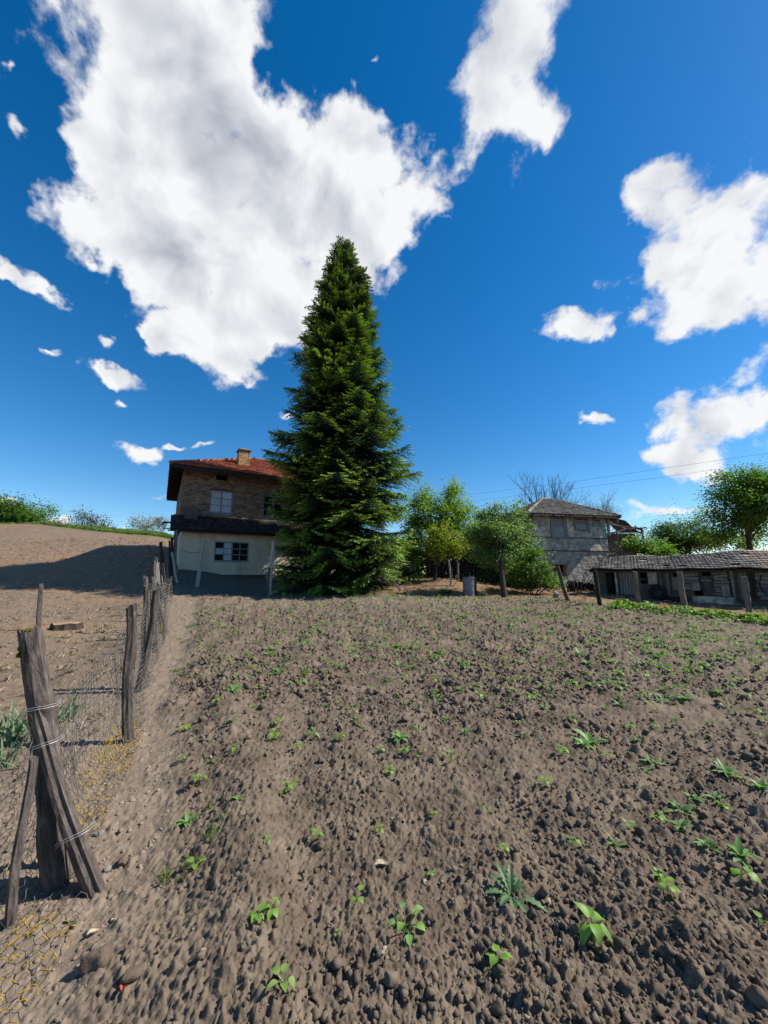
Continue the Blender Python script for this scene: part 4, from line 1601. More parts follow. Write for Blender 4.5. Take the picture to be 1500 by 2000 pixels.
    def zr(u):
        return zr0 + (zr1 - zr0) * (u - ur0) / (ur1 - ur0)

    def wave(u, s):
        return .035 * math.sin(u * 1.5 + .6) * (.4 + s) + .016 * math.sin(u * 3.9 + s * 2)
    ulft, uend = -.25, Lg + .3
    # deck follows the waves
    mb = MB()
    nu = 50
    P = []
    for i in range(nu + 1):
        u = ulft + (uend - ulft) * i / nu
        for s in (0, .5, 1):
            uu = u + (max(0, ur0 - ulft) * s if i == 0 else 0)
            P.append(fr.p(uu, -.35 + (run + .35) * s, ze(u) + (zr(u) - ze(u)) * s + wave(u, s) - .04))
    mb.add(P, [(3 * i + a, 3 * i + 3 + a, 3 * i + 4 + a, 3 * i + 1 + a) for i in range(nu) for a in (0, 1)])
    mb.build('roof_deck', M['dark_wood'], root)
    bk = MB()
    bk.add([fr.p(ur0, run, zr(ur0) - .04), fr.p(uend, run, zr(uend) - .04), fr.p(uend, 3.2, ze(0) + .1), fr.p(ur0, 3.2, ze(0) + .1)], [(0, 1, 2, 3)])
    bk.build('back_roof', M['dark_tile'], root)
    tw, tl = .27, .245
    tm = MB()
    n_pr = 5
    for e in (-1, 1):
        for (q, hh) in ((-1, .0), (-.62, .014), (-.2, .003), (.2, .003), (.62, .014), (1, .0)):
            tm.v.append((tw * .5 * q, tl * .66 * e, hh))
    for (q, hh) in ((-1, -.034), (1, -.034)):
        tm.v.append((tw * .5 * q, -tl * .66, hh))
    tm.f = [(i, i + 1, i + 7, i + 6) for i in range(5)] + [(12, 13, 5, 4, 3, 2, 1, 0)]
    me_g = bpy.data.meshes.new('tile')
    me_g.from_pydata(tm.v, [], tm.f)
    me_g.materials.append(M['shed_tile'])
    me_r = me_g.copy()
    me_r.materials.clear()
    me_r.materials.append(M['shed_tile_red'])
    tiles = []
    slope_len = math.hypot(run + .35, zr(5) - ze(5))
    nrow = int(slope_len / tl) + 1
    for k in range(nrow):
        s = (k + .5) / nrow
        u = ulft + (max(0, ur0 - ulft)) * s + (tw / 2 if k % 2 else 0)
        while u < uend:
            if random.random() < .985:
                tiles.append((u + random.uniform(-.012, .012), s))
            u += tw * .985
    camp = Vector((0, 0, EYE))
    def tpos(u, s):
        return fr.p(u, -.35 + (run + .35) * s, ze(u) + (zr(u) - ze(u)) * s + wave(u, s))
    vis = lambda u: fr.p(u, 0, 0).x / fr.p(u, 0, 0).y < 1.06
    tiles.sort(key=lambda t: (not vis(t[0]), (tpos(*t) - camp).length))
    U_RED = fr.hit(1462, 1095, .5)[0]
    rest = MB()
    for i, (u, s) in enumerate(tiles):
        p = tpos(u, s)
        q = tpos(u, s + .08)
        du = tpos(u + .1, s) - p
        Y = (q - p).normalized()
        Xv = (du - Y * du.dot(Y)).normalized()
        Z = Xv.cross(Y)
        an = random.gauss(.17, .025)
        Y2 = (Y * math.cos(an) - Z * math.sin(an))
        Y2 = Matrix.Rotation(random.gauss(0, .035), 3, Z) @ Y2
        Xv = (Xv - Y2 * Xv.dot(Y2)).normalized()
        Z2 = Xv.cross(Y2)
        mw = Matrix((Xv, Y2, Z2)).transposed().to_4x4()
        mw.translation = p + Z * .045
        red = u > U_RED - (s - .5) * 1.2 - .0
        if i < 300:
            o = link('tile', me_r if red else me_g, root)
            o.matrix_basis = mw
        else:
            rest.add([mw @ Vector(v) for v in tm.v], tm.f)
    tag(rest.build('farther_tiles', M['shed_tile'], root), kind='stuff')
    # moss at the left end of the roof
    V, T = ico(1)
    mb = MB()
    for i in range(26):
        u, s = random.uniform(-.1, .9), random.uniform(.25, .95)
        p = tpos(max(u, ur0 * s), s) + Vector((0, 0, .02))
        r = random.uniform(.04, .12)
        mb.add([p + Vector(v) * r * 1.0 for v in (V * [1, 1, .45])], [tuple(t) for t in T])
    tag(mb.build('moss', M['moss'], root), kind='stuff')
    return fr


SHED = build_shed()


def build_tyre(px, py, scale, lean, label, flat=False):
    p = gpx(px, py)
    root = empty('tyre', p, 0, label, 'tyre')
    n, m = 28, 10
    R0, r0 = .27 * scale, .085 * scale
    V = []
    for i in range(n):
        a = 2 * PI * i / n
        for j in range(m):
            b = 2 * PI * j / m
            rr = R0 + r0 * math.cos(b) * (1.0 if math.cos(b) > 0 else 1.25)
            V.append((rr * math.cos(a), r0 * .95 * math.sin(b), rr * math.sin(a)))
    F = [(i * m + j, ((i + 1) % n) * m + j, ((i + 1) % n) * m + (j + 1) % m, i * m + (j + 1) % m) for i in range(n) for j in range(m)]
    mb = MB()
    mb.add(V, F)
    o = mb.build('tread', M['rubber'], root, True)
    tr = MB()
    for i in range(36):
        a = 2 * PI * i / 36
        c = Vector((math.cos(a) * (R0 + r0 * .97), 0, math.sin(a) * (R0 + r0 * .97)))
        tr.box(c, (.02 * scale, .12 * scale, .025 * scale), Matrix.Rotation(-a, 3, 'Y'))
    t = tr.build('tread_block', M['rubber'], root)
    rot = SHED.rot().to_4x4() @ Matrix.Rotation(lean, 4, 'X')
    for q in (o, t):
        if flat:
            q.matrix_basis = Matrix.Translation((0, 0, .09 * scale)) @ Matrix.Rotation(PI / 2, 4, 'X')
        else:
            q.matrix_basis = Matrix.Translation((0, 0, (R0 + r0) * math.cos(lean) - .02)) @ rot
    return root


build_tyre(1286, 1172, .88, -.12, 'black tyre standing upright against the shed front')
build_tyre(1320, 1175, 1.0, 0, 'dark tyre lying flat before the shed beside the concrete post', True)

# ------------------------------------------------------------------ the big fir


def bough_mesh(L, seed, upturn):
    """one flat, drooping bough: axis, side twigs and short needle sprays"""
    r = np.random.default_rng(seed)
    droop = .16 * L

    def axis(s):
        return np.stack([L * s, .05 * L * np.sin(s * 3 + seed), -droop * np.sin(np.pi * np.clip(s * .8, 0, 1)) + upturn * L * np.clip(s - .45, 0, 1) ** 1.6], -1)
    bases, dirs, lens, wid, tip = [], [], [], [], []
    nside = int(L / .085)
    for k in range(nside):
        s = .10 + .9 * (k + r.random() * .6) / nside
        p = axis(np.array([min(s, 1)]))[0]
        ll = (.50 * L * (1 - s) ** .55 + .18) * min(1, (s + .12) / .30) * r.uniform(.7, 1.12)
        for sd in (-1, 1):
            an = r.uniform(.75, 1.12)
            d = np.array([math.cos(an), sd * math.sin(an), r.uniform(-.22, .16)])
            n = max(2, int(ll / .062))
            for j in range(n):
                t = (j + .5) / n
                q = p + d * ll * t + np.array([.10 * ll * t * t, 0, -.13 * ll * t * t])
                for e in (-1, 1):
                    b = r.uniform(.55, 1.0) * e
                    dd = np.array([d[0] * math.cos(b) - d[1] * math.sin(b), d[0] * math.sin(b) + d[1] * math.cos(b), r.uniform(-.5, .35)])
                    bases.append(q)
                    dirs.append(dd / np.linalg.norm(dd))
                    lens.append(r.uniform(.08, .15) * (1.1 - .35 * t))
                    wid.append(r.uniform(.022, .036))
                    tip.append(np.clip(-.05 + (s - .45) * .9 + (t - .5) * 1.3, 0, 1) * r.uniform(.5, 1.3) * min(1, .2 + L / 3.2))
            q = p + d * ll + np.array([.10 * ll, 0, -.13 * ll])
            bases.append(q)
            dirs.append(d)
            lens.append(.15)
            wid.append(.035)
            tip.append(np.clip(.25 + s * .7, 0, 1) * min(1, .2 + L / 3.2))
    # sprays hanging below the axis
    for k in range(int(L * 34)):
        s = r.uniform(.2, .98)
        p = axis(np.array([s]))[0] + np.array([0, r.normal(0, .10 * L * (1 - s) + .04), -.02])
        d = np.array([r.normal(.4, .4), r.normal(0, .5), -r.uniform(.4, 1)])
        bases.append(p)
        dirs.append(d / np.linalg.norm(d))
        lens.append(r.uniform(.10, .22))
        wid.append(.03)
        tip.append(0)
    B, D = np.array(bases), np.array(dirs)
    Ln, W = np.array(lens)[:, None], np.array(wid)[:, None]
    up = np.tile([0, 0, 1.0], (len(B), 1)) + r.normal(0, .38, (len(B), 3))
    S_ = np.cross(D, up)
    S_ /= np.linalg.norm(S_, axis=1)[:, None] + 1e-9
    Nn = np.cross(S_, D)
    V = np.stack([B, B + D * Ln * .45 + S_ * W - Nn * W * .3, B + D * Ln, B + D * Ln * .45 - S_ * W - Nn * W * .3], 1)
    n = len(B)
    i = np.arange(n)[:, None] * 4
    T = np.concatenate([i + np.array([[0, 1, 2]]), i + np.array([[0, 2, 3]])])
    at = np.repeat(np.array(tip), 4)
    # the woody axis
    sx = np.linspace(0, .92, 7)
    A = axis(sx)
    av, aq = [], []
    for j, p in enumerate(A):
        rr = .026 * L / 3 * (1 - .85 * sx[j]) + .004
        for k in range(4):
            av.append(p + rr * np.array([0, math.cos(k * PI / 2), math.sin(k * PI / 2)]))
    b = 4 * n
    for j in range(6):
        for k in range(4):
            a0, a1 = b + j * 4 + k, b + j * 4 + (k + 1) % 4
            aq.append((a0, a1, a1 + 4, a0 + 4))
    me = mesh_np('branch', np.concatenate([V.reshape(-1, 3), np.array(av)]), T=T, Q=aq, mat=M['fir'], attr={'tip': np.concatenate([at, np.zeros(len(av))])})
    me.materials.append(M['fir_bark'])
    me.polygons.foreach_set('material_index', np.concatenate([np.zeros(len(T), np.int32), np.ones(len(aq), np.int32)]))
    return me


def build_fir():
    Yf = 20.0
    c = at_y(668, 1150, Yf)
    gz = H1(c.x, Yf) - .1
    ztop = at_y(668, 474, Yf).z
    root = empty('fir_tree', (c.x, Yf, gz), 0, 'tall dense dark green fir with bright new tips in front of the brick house', 'tree')
    Hh = ztop - gz
    tr = MB()
    pts = [Vector((0, 0, Hh * t)) + Vector((.03 * math.sin(t * 9), .03 * math.cos(t * 7), 0)) for t in np.linspace(0, .985, 14)]
    tr.tube(pts, [.30 * (1 - t) ** .9 + .015 for t in np.linspace(0, .985, 14)], 10)
    tr.build('trunk', M['fir_bark'], root, True)
    # radius by height, read off the silhouette (z, left, right)
    prof = []
    for (py, xl, xr) in ((474, 667, 669), (500, 651, 686), (540, 632, 708), (600, 610, 727), (660, 585, 737), (700, 570, 752), (760, 560, 764), (800, 548, 772), (840, 525, 790), (860, 518, 800),
                         (930, 528, 802), (1000, 518, 806), (1060, 522, 812), (1110, 528, 812), (1150, 545, 770)):
        zl = at_y(668, py, Yf).z
        prof.append((zl - gz, c.x - at_y(xl, py, Yf).x, at_y(xr, py, Yf).x - c.x))
    prof.sort()
    pz = [p[0] for p in prof]
    pL = [p[1] for p in prof]
    pR = [p[2] for p in prof]
    cls = {}
    for L in (4.2, 3.3, 2.5, 1.8, 1.2, .75):
        cls[L] = [bough_mesh(L, int(L * 100) + k, up) for k, up in enumerate((.05, .16, .26, .12))]
    Ls = sorted(cls)
    boughs = []
    z = .35
    while z < Hh - .25:
        t = z / Hh
        step = .40 + .26 * (1 - t)
        per = 7 if t < .85 else 5
        a0 = random.uniform(0, 2 * PI)
        for k in range(per):
            a = a0 + 2 * PI * k / per + random.uniform(-.3, .3)
            zz = z + random.uniform(-.13, .13)
            rl, rr = np.interp(zz, pz, pL), np.interp(zz, pz, pR)
            # a bough tip hangs lower than its root: take the radius there
            w = (math.cos(a) + 1) / 2
            rad = (rl * (1 - w) + rr * w)
            rad = rad * ((random.uniform(.78, .98) if w < .5 else random.uniform(.84, 1.14)) if zz < Hh * .55 else random.uniform(.72, 1.05)) * (1.05 if random.random() < .12 else 1)
            boughs.append((zz, a, max(.3, rad)))
        z += step
    # those that show (towards the camera and at the edges) first
    def seen(b):
        zz, a, rad = b
        return -(rad * (1.2 - math.sin(a)) + .3 * rad)
    boughs.sort(key=seen)
    fillV, fillT, fillA, nb = [], [], [], 0
    for i, (zz, a, rad) in enumerate(boughs):
        L = min(Ls, key=lambda q: abs(q - rad))
        me = random.choice(cls[L])
        t = zz / Hh
        pitch = R(-4 + 34 * max(0, t - .45) / .55 + random.uniform(-5, 5) - 6 * (1 - t))
        mw = Matrix.Translation((0, 0, zz - .02 * rad)) @ Matrix.Rotation(a, 4, 'Z') @ Matrix.Rotation(-pitch, 4, 'Y') @ Matrix.Rotation(random.uniform(-.25, .25), 4, 'X') @ Matrix.Scale(rad / L / math.cos(pitch), 4)
        if i < 300:
            o = link('branch', me, root)
            o.matrix_basis = mw
        else:
            n = len(me.vertices)
            co = np.empty(n * 3, np.float32)
            me.vertices.foreach_get('co', co)
            co = co.reshape(-1, 3)
            nt = (n - 28) // 4
            at = np.empty(n, np.float32)
            me.attributes['tip'].data.foreach_get('value', at)
            co, at = co[:nt * 4], at[:nt * 4]
            # every second spray is enough where nothing shows
            keep = (np.arange(nt) % 2 == 0)
            co = co.reshape(nt, 4, 3)[keep].reshape(-1, 3)
            at = at.reshape(nt, 4)[keep].ravel()
            m = np.array(mw)
            co = co @ m[:3, :3].T + m[:3, 3]
            k = len(co) // 4
            j = np.arange(k)[:, None] * 4 + nb
            fillV.append(co)
            fillA.append(at)
            fillT.append(np.concatenate([j + np.array([[0, 1, 2]]), j + np.array([[0, 2, 3]])]))
            nb += len(co)
    if fillV:
        me = mesh_np('inner_branches', np.concatenate(fillV), T=np.concatenate(fillT), mat=M['fir'], attr={'tip': np.concatenate(fillA)})
        tag(link('inner_branches', me, root), kind='stuff')
    # the leader
    ld = MB()
    for k in range(26):
        zz = Hh - .9 + .9 * k / 26
        for q in range(5):
            a = q * 2 * PI / 5 + k * .9
            l = .13 + .24 * (1 - k / 26)
            d = Vector((math.cos(a), math.sin(a), .5))
            s = d.cross(Vector((0, 0, 1))).normalized() * .018
            p = Vector((0, 0, zz))
            ld.add([p - s, p + s, p + d * l], [(0, 1, 2)])
    ld.build('leader', M['fir'], root)
    return len(boughs)


NB = build_fir()

# ------------------------------------------------------------------ broad-leaved trees and shrubs


def leaf_cloud(P, size, spread_up=.4, seed=0, tips=None):
    """one folded leaf per point"""
    r = np.random.default_rng(seed)
    n = len(P)
    D = r.normal(0, 1, (n, 3))
    D[:, 2] = D[:, 2] * .5 - .15
    D /= np.linalg.norm(D, axis=1)[:, None]
    up = r.normal(0, .55, (n, 3)) + np.array([0, 0, 1.0])
    S_ = np.cross(D, up)
    S_ /= np.linalg.norm(S_, axis=1)[:, None] + 1e-9
    Nn = np.cross(S_, D)
    L = size * r.uniform(.6, 1.25, (n, 1))
    W = L * r.uniform(.26, .38, (n, 1))
    V = np.stack([P, P + D * L * .45 + S_ * W + Nn * W * .25, P + D * L - Nn * L * .12, P + D * L * .45 - S_ * W + Nn * W * .25], 1)
    i = np.arange(n)[:, None] * 4
    T = np.concatenate([i + np.array([[0, 1, 2]]), i + np.array([[0, 2, 3]])])
    return V.reshape(-1, 3), T


def tree(name, base, blobs, n, leaf, mat, label, cat='tree', group=None, trunk_r=.1, fork=.35, bark=None, clump=.30, seed=0, sticks=0, density_gap=.0,
         multi=1, upright=0.0):
    """blobs: (centre, radii) ellipsoids of the crown in world space; limbs run to leaf clumps"""
    r = np.random.default_rng(seed + 1000)
    base = Vector(base)
    root = empty(name, base, 0, label, cat, group)
    vol = np.array([b[1][0] * b[1][1] * b[1][2] for b in blobs])
    vol = vol / vol.sum()
    ncl = max(10, int(n / 170))
    cl = []
    guard = 0
    while len(cl) < ncl and guard < 20000:
        guard += 1
        c, rad = blobs[r.choice(len(blobs), p=vol)]
        d = r.normal(size=3)
        d /= np.linalg.norm(d)
        q = d * r.uniform(.25, 1.0) ** .45
        p = np.array(c) + q * np.array(rad) * r.uniform(.86, 1.08)
        if p[2] < base.z + .25:
            continue
        cl.append(p)
    cl = np.array(cl) - np.array(base)
    P, mean_r = [], np.mean([np.mean(b[1]) for b in blobs])
    for p in cl:
        m = int(n / ncl * r.uniform(.5, 1.6))
        s = clump * r.uniform(.65, 1.35)
        g = r.normal(0, 1, (m, 3)) * np.array([s, s, s * .75])
        if upright:
            g[:, 2] = np.abs(g[:, 2]) * (1 + upright) - s * .5
            g[:, :2] *= (1 - .45 * np.clip(g[:, 2:3] / (s * 2), 0, 1))
        P.append(p + g)
    P = np.concatenate(P)
    P = P[P[:, 2] > .12]
    V, T = leaf_cloud(P, leaf, seed=seed)
    me = mesh_np('crown', V, T=T, mat=mat)
    cr = link('crown', me, root)
    mb = MB()
    ctr = cl.mean(0)
    top = cl[:, 2].max()
    for t in range(multi):
        off = Vector((r.normal(0, .12 * (multi > 1)), r.normal(0, .12 * (multi > 1)), 0))
        fz = top * fork
        f = Vector((ctr[0] * .3 + off.x * 3, ctr[1] * .3 + off.y * 3, fz))
        e = Vector((ctr[0] + off.x * 4, ctr[1] + off.y * 4, top * .82))
        mid = (off + f) / 2 + Vector((r.normal(0, .05), r.normal(0, .05), 0))
        q = trunk_r / math.sqrt(multi)
        mb.tube([off - Vector((0, 0, .15)), off + Vector((0, 0, .12)), mid, f, f.lerp(e, .5) + Vector((r.normal(0, .08), r.normal(0, .08), 0)), e],
                [q * 1.45, q * 1.1, q * .9, q * .75, q * .45, .012], 8)
        for k, p in enumerate(cl):
            if k % multi != t or k > 60:
                continue
            s = r.uniform(0, .75)
            a = f.lerp(e, s) if p[2] > fz else mid.lerp(f, s)
            pv = Vector(p)
            m2 = a.lerp(pv, .5) + Vector((r.normal(0, .06), r.normal(0, .06), r.uniform(0, .15)))
            l = (pv - a).length
            mb.tube([a, m2, pv], [min(q * .42, .012 + .02 * l), min(q * .26, .012 + .008 * l), .005], 5, False)
    mb.build('trunk', bark or M['bark'], root, True)
    return root


def B(px, py, Y, rx, ry=None, depth=None):
    """crown ellipsoid from its picture place at distance Y: half sizes in picture units"""
    c = at_y(px, py, Y)
    k = Y / FOC * 1.02
    ry = ry or rx
    return (tuple(c), (rx * k, (depth or (rx + ry) / 2) * k, ry * k))


def gp(px, Y):
    c = at_y(px, 1120, Y)
    return (c.x, Y, H1(c.x, Y) - .05)


tree('young_tree', gp(845, 24.5), [B(860, 1010, 24.5, 62, 48), B(890, 1055, 24.5, 46, 50), B(835, 985, 24.5, 38, 30), B(884, 972, 24.5, 30, 20), B(825, 1055, 24.5, 40, 60), B(915, 1065, 24.5, 28, 46)],
     27000, .14, M['leaf_light'], 'tall bushy light green tree just right of the fir', trunk_r=.12, clump=.34, seed=1, upright=.8)
tree('fruit_tree', gp(849, 21.0), [B(868, 1058, 21.0, 42, 26), B(862, 1036, 21.0, 26, 14), B(895, 1075, 21, 26, 18), B(838, 1072, 21, 22, 18)],
     5500, .11, M['leaf_yellow'], 'small yellow green tree with leaning trunk in front of the bushy one', group=None, trunk_r=.085, clump=.22, seed=2, fork=.5)
tree('plum_tree', gpx(985, 1167), [B(966, 1035, 18, 50, 40), B(1000, 1018, 18, 40, 32), B(1012, 1062, 18, 30, 34), B(950, 1065, 18, 36, 32), B(975, 1002, 18, 34, 16), B(985, 1090, 18, 40, 24), B(936, 1058, 18.4, 22, 30)],
     17000, .105, M['leaf_grey'], 'round leafy plum tree with dark bare trunk at the edge of the field', trunk_r=.13, clump=.2, seed=3, fork=.42)
tree('leafy_shrub', gpx(1045, 1163), [B(1050, 1120, 18.6, 36, 28), B(1040, 1090, 18.6, 22, 20), B(1072, 1130, 18.6, 22, 22), B(1022, 1135, 18.6, 24, 24), B(1000, 1118, 18.8, 20, 30)],
     6000, .125, M['leaf_mid'], 'dark green leafy shrub between plum tree and grey plaster house', 'shrub', trunk_r=.05, clump=.2, seed=4, fork=.3, multi=4)
tree('elder_bush', gp(985, 23), [B(1000, 1090, 23, 44, 40), B(960, 1110, 23, 44, 32), B(940, 1040, 23, 28, 44)],
     9000, .12, M['leaf_mid'], 'shaded bush filling the gap behind the plum tree', 'shrub', trunk_r=.07, clump=.3, seed=14, multi=3)
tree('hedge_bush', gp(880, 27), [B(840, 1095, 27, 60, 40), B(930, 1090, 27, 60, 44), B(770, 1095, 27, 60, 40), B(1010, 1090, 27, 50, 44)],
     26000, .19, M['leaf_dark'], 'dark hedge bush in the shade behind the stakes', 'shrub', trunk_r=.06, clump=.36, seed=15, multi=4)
tree('walnut_bush', gp(1265, 20.5), [B(1262, 1072, 20.5, 34, 20), B(1290, 1074, 20.5, 20, 12), B(1245, 1062, 20.5, 16, 12)],
     3400, .16, M['leaf_mid'], 'low bright leafy bush rising behind the shed roof', 'shrub', trunk_r=.05, clump=.22, seed=5, multi=2)
tree('round_tree', gp(1335, 26), [B(1335, 1052, 26, 50, 38), B(1310, 1060, 26, 34, 28), B(1372, 1050, 26, 34, 40)],
     11000, .13, M['leaf_dark'], 'dark round tree behind the middle of the shed', trunk_r=.12, clump=.32, seed=6)
tree('broad_tree', gp(1468, 22), [B(1450, 985, 22, 58, 45), B(1455, 940, 22, 42, 32), B(1490, 965, 22, 44, 45), B(1420, 1020, 22, 40, 32), B(1500, 1020, 22, 36, 36), B(1400, 1045, 22, 26, 20)],
     22000, .14, M['leaf_mid'], 'large green tree with dark forked trunk at the right edge', trunk_r=.17, clump=.36, seed=7, fork=.38)
tree('sapling', gp(1400, 24.5), [B(1405, 1058, 24.5, 40, 14), B(1470, 1055, 24.5, 36, 18)], 3600, .13, M['leaf_light'],
     'sunlit light green bush behind the right end of the shed', 'shrub', trunk_r=.05, clump=.28, seed=8, multi=3)
tree('budding_tree', gp(1352, 31), [B(1350, 1005, 31, 38, 14), B(1330, 1020, 31, 40, 16)], 900, .14, M['leaf_grey'], 'thin leaved tree showing its twigs above the dark round tree', trunk_r=.1, clump=.5, seed=9, fork=.6)


def bare_tree(name, base, spread, height, label, mat, leafmat_=None, nleaf=0, leaf=.1, seed=0, depth=5, r0=.1, lean=0.0, group=None):
    r = random.Random(seed)
    root = empty(name, base, 0, label, 'tree', group)
    mb, tips = MB(), []

    def grow(p, d, l, rad, k):
        n = 3
        pts, q, dd = [p], p, d
        for i in range(n):
            dd = (dd + Vector((r.gauss(0, .13), r.gauss(0, .13), .06))).normalized()
            q = q + dd * l / n
            pts.append(q)
        mb.tube(pts, [rad * (1 - .4 * i / n) for i in range(n + 1)], 5 if k < 2 else 3, False)
        tips.append(q)
        if k >= depth:
            return
        for b in range(4 if k < 2 else (3 if k < 4 else 2)):
            ax = Vector((r.gauss(0, 1), r.gauss(0, 1), r.gauss(0, .3))).normalized()
            nd = (dd + ax * spread * r.uniform(.6, 1.1) + Vector((0, 0, .12))).normalized()
            grow(pts[r.choice((2, 3, 3))], nd, l * r.uniform(.62, .85), max(rad * .58, .008), k + 1)
    grow(Vector((0, 0, -.1)), Vector((lean, 0, 1)).normalized(), height * .33, r0, 0)
    zm = max(t.z for t in tips)
    s = height / zm
    mb.v = [(a * s, b * s, c * s) for a, b, c in mb.v]
    mb.build('trunk', mat, root)
    if nleaf:
        rr = np.random.default_rng(seed)
        T0 = np.array([t[:] for t in tips if t.z > zm * .35]) * s
        P = T0[rr.integers(0, len(T0), nleaf)] + rr.normal(0, .14, (nleaf, 3))
        V, T = leaf_cloud(P, leaf, seed=seed)
        link('crown', mesh_np('crown', V, T=T, mat=leafmat_), root)
    return root


def bt(px, ytop, Y):
    g = gp(px, Y)
    return g, at_y(px, ytop, Y).z - g[2]


g, h = bt(1072, 926, 30)
bare_tree('bare_tree', g, .55, h, 'leafless tree with fine upright twigs behind the grey plaster house', M['twig'], seed=5, depth=6, r0=.13)
g, h = bt(1172, 948, 28)
bare_tree('budding_tree', g, .6, h, 'tall thin tree with sparse yellow buds right of the leafless one', M['pale_bark'], M['leaf_yellow'], 900, .10, seed=8, depth=5, r0=.11)
g, h = bt(1272, 1018, 30)
bare_tree('bare_tree', g, .6, h, 'small leafless tree in the gap between ruin and round tree', M['twig'], seed=13, depth=5, r0=.07)
# along the crest on the left
def hp(px, Y):
    c = at_y(px, 1040, Y)
    return (c.x, Y, H1(c.x, Y) - .1)


for k, (px, py, rx, ry, mt, lb) in enumerate(((10, 1000, 26, 30, 'leaf_mid', 'tallest green bush of the row at the left end of the hill crest'),
                                              (42, 1000, 24, 28, 'leaf_dark', 'middle dark green bush of the row on the hill crest'),
                                              (76, 1008, 24, 24, 'leaf_mid', 'low spreading green bush ending the row on the hill crest'))):
    b = hp(px, 46)
    c = at_y(px, py, 46)
    tree('crest_bush', b, [B(px, py, 46, rx, ry), B(px - 8, py + 14, 46, rx, ry * .6), B(px - 40, py, 47, rx, ry)], 5200, .24, M[mt], lb, 'bush', 'bushes along the hill crest', trunk_r=.12, clump=.55, seed=30 + k, multi=3)
tree('brown_bush', hp(165, 47), [B(165, 1022, 47, 36, 18), B(150, 1016, 47, 22, 14), B(185, 1024, 47, 20, 14)], 2300, .2, M['brown_leaf'],
     'rounded brownish bush standing alone on the hill crest', 'bush', trunk_r=.14, clump=.55, seed=34, fork=.3, multi=4, bark=M['twig'])
tree('blossom_tree', hp(285, 47), [B(285, 1028, 47, 28, 18), B(275, 1024, 47, 16, 14)], 1700, .17, M['blossom'],
     'small pale blossoming tree on the hill crest left of the brick house', trunk_r=.1, clump=.5, seed=35, bark=M['twig'])
g = hp(320, 46)
bare_tree('bare_tree', g, .7, at_y(320, 1005, 46).z - g[2], 'thin grey tree on the hill crest beside the brick house', M['pale_bark'], M['blossom'], 350, .16, seed=17, depth=5, r0=.1)
tree('crest_scrub', hp(118, 47), [B(112, 1030, 47, 22, 9), B(135, 1033, 47, 20, 8)], 1500, .18, M['leaf_dark'], 'low dark scrub between green row and brownish bush', 'bush', trunk_r=.06, clump=.4, seed=37, multi=3)

# ------------------------------------------------------------------ posts


def post_mesh(L, r0, r1, seed, flat=1.0, ragged=.04, mat=None, crack=True, bend=.0, sides=14):
    """a weathered split post along local Z: grooves running its length, a broken top"""
    r = np.random.default_rng(seed)
    n, m = sides, max(8, int(L / .06))
    m = min(m, 26)
    g = 1 + (r.random(n) - .5) * .30
    if crack:
        k = r.integers(0, n)
        g[k] *= .55
        g[(k + n // 2 + 1) % n] *= .72
    kk, jj = np.meshgrid(np.arange(n), np.arange(m + 1))
    fn = fbm(kk * .8 + seed * 3.1, jj * .35 + seed, 3, seed)
    V, F = [], []
    for j in range(m + 1):
        t = j / m
        rr = r0 + (r1 - r0) * t
        cx = bend * math.sin(t * PI) + .012 * math.sin(t * 7 + seed)
        cy = .5 * bend * math.sin(t * PI * .8) + .010 * math.cos(t * 6 + seed * 2)
        for k in range(n):
            a = 2 * PI * k / n
            q = rr * g[k] * (1 + .05 * (r.random() - .5) + .30 * fn[j, k])
            z = t * L
            if j == m:
                z += r.uniform(-1, .6) * ragged
            V.append((cx + q * math.cos(a), cy + q * math.sin(a) * flat, z))
    for j in range(m):
        for k in range(n):
            k2 = (k + 1) % n
            F.append((j * n + k, j * n + k2, (j + 1) * n + k2, (j + 1) * n + k))
    V.append((V[m * n][0] - r0 * 0, .01 * math.cos(6 + seed * 2), L - ragged * .6))
    c = len(V) - 1
    V[c] = (sum(v[0] for v in V[m * n:m * n + n]) / n, sum(v[1] for v in V[m * n:m * n + n]) / n, L - ragged * .8)
    for k in range(n):
        F.append((m * n + k, m * n + (k + 1) % n, c))
    F.append(tuple(reversed(range(n))))
    me = bpy.data.meshes.new('post')
    me.from_pydata(V, [], F)
    me.update()
    me.materials.append(mat or M['old_wood'])
    return me


def stand(o, p0, p1, twist=0.0):
    """place a mesh built along local Z so that it runs from p0 to p1"""
    d = (Vector(p1) - Vector(p0)).normalized()
    q = d.to_track_quat('Z', 'Y').to_matrix().to_4x4()
    o.matrix_basis = Matrix.Translation(p0) @ q @ Matrix.Rotation(twist, 4, 'Z')
    return o


def px_post(name, parent, xt, yt, xb, yb, w, seed, mat=None, Y=None, sink=.12, taper=.9, label=None, flat=1.0, ragged=.04, bend=0.0, dY=0.0, sides=14):
    p0 = gpx(xb, yb) if Y is None else at_y(xb, yb, Y)
    p1 = at_y(xt, yt, p0.y + dY)
    k = (p0 - Vector((0, 0, EYE))).length
    rad = w / 2 / FOC * p0.y * (1.0 if Y is None else 1.0)
    d = (p1 - p0)
    p0b = p0 - d.normalized() * sink
    me = post_mesh((p1 - p0b).length, rad, rad * taper, seed, flat, ragged, mat, True, bend, sides)
    me.name = name
    o = link(name, me, parent)
    stand(o, p0b, p1, seed * 1.3)
    if label:
        o['label'] = label
    return o, p0, p1


# ------------------------------------------------------------------ chicken wire fence on the left
FENCE = empty('wire_fence', (0, 0, 0), 0, 'sagging rusty chicken wire fence on grey weathered wooden posts along the path', 'fence')
big, big0, big1 = px_post('fence_post', FENCE, 62, 1228, 116, 1728, 46, 3, label='thick grey split post with mossy top', ragged=.03, taper=.78)
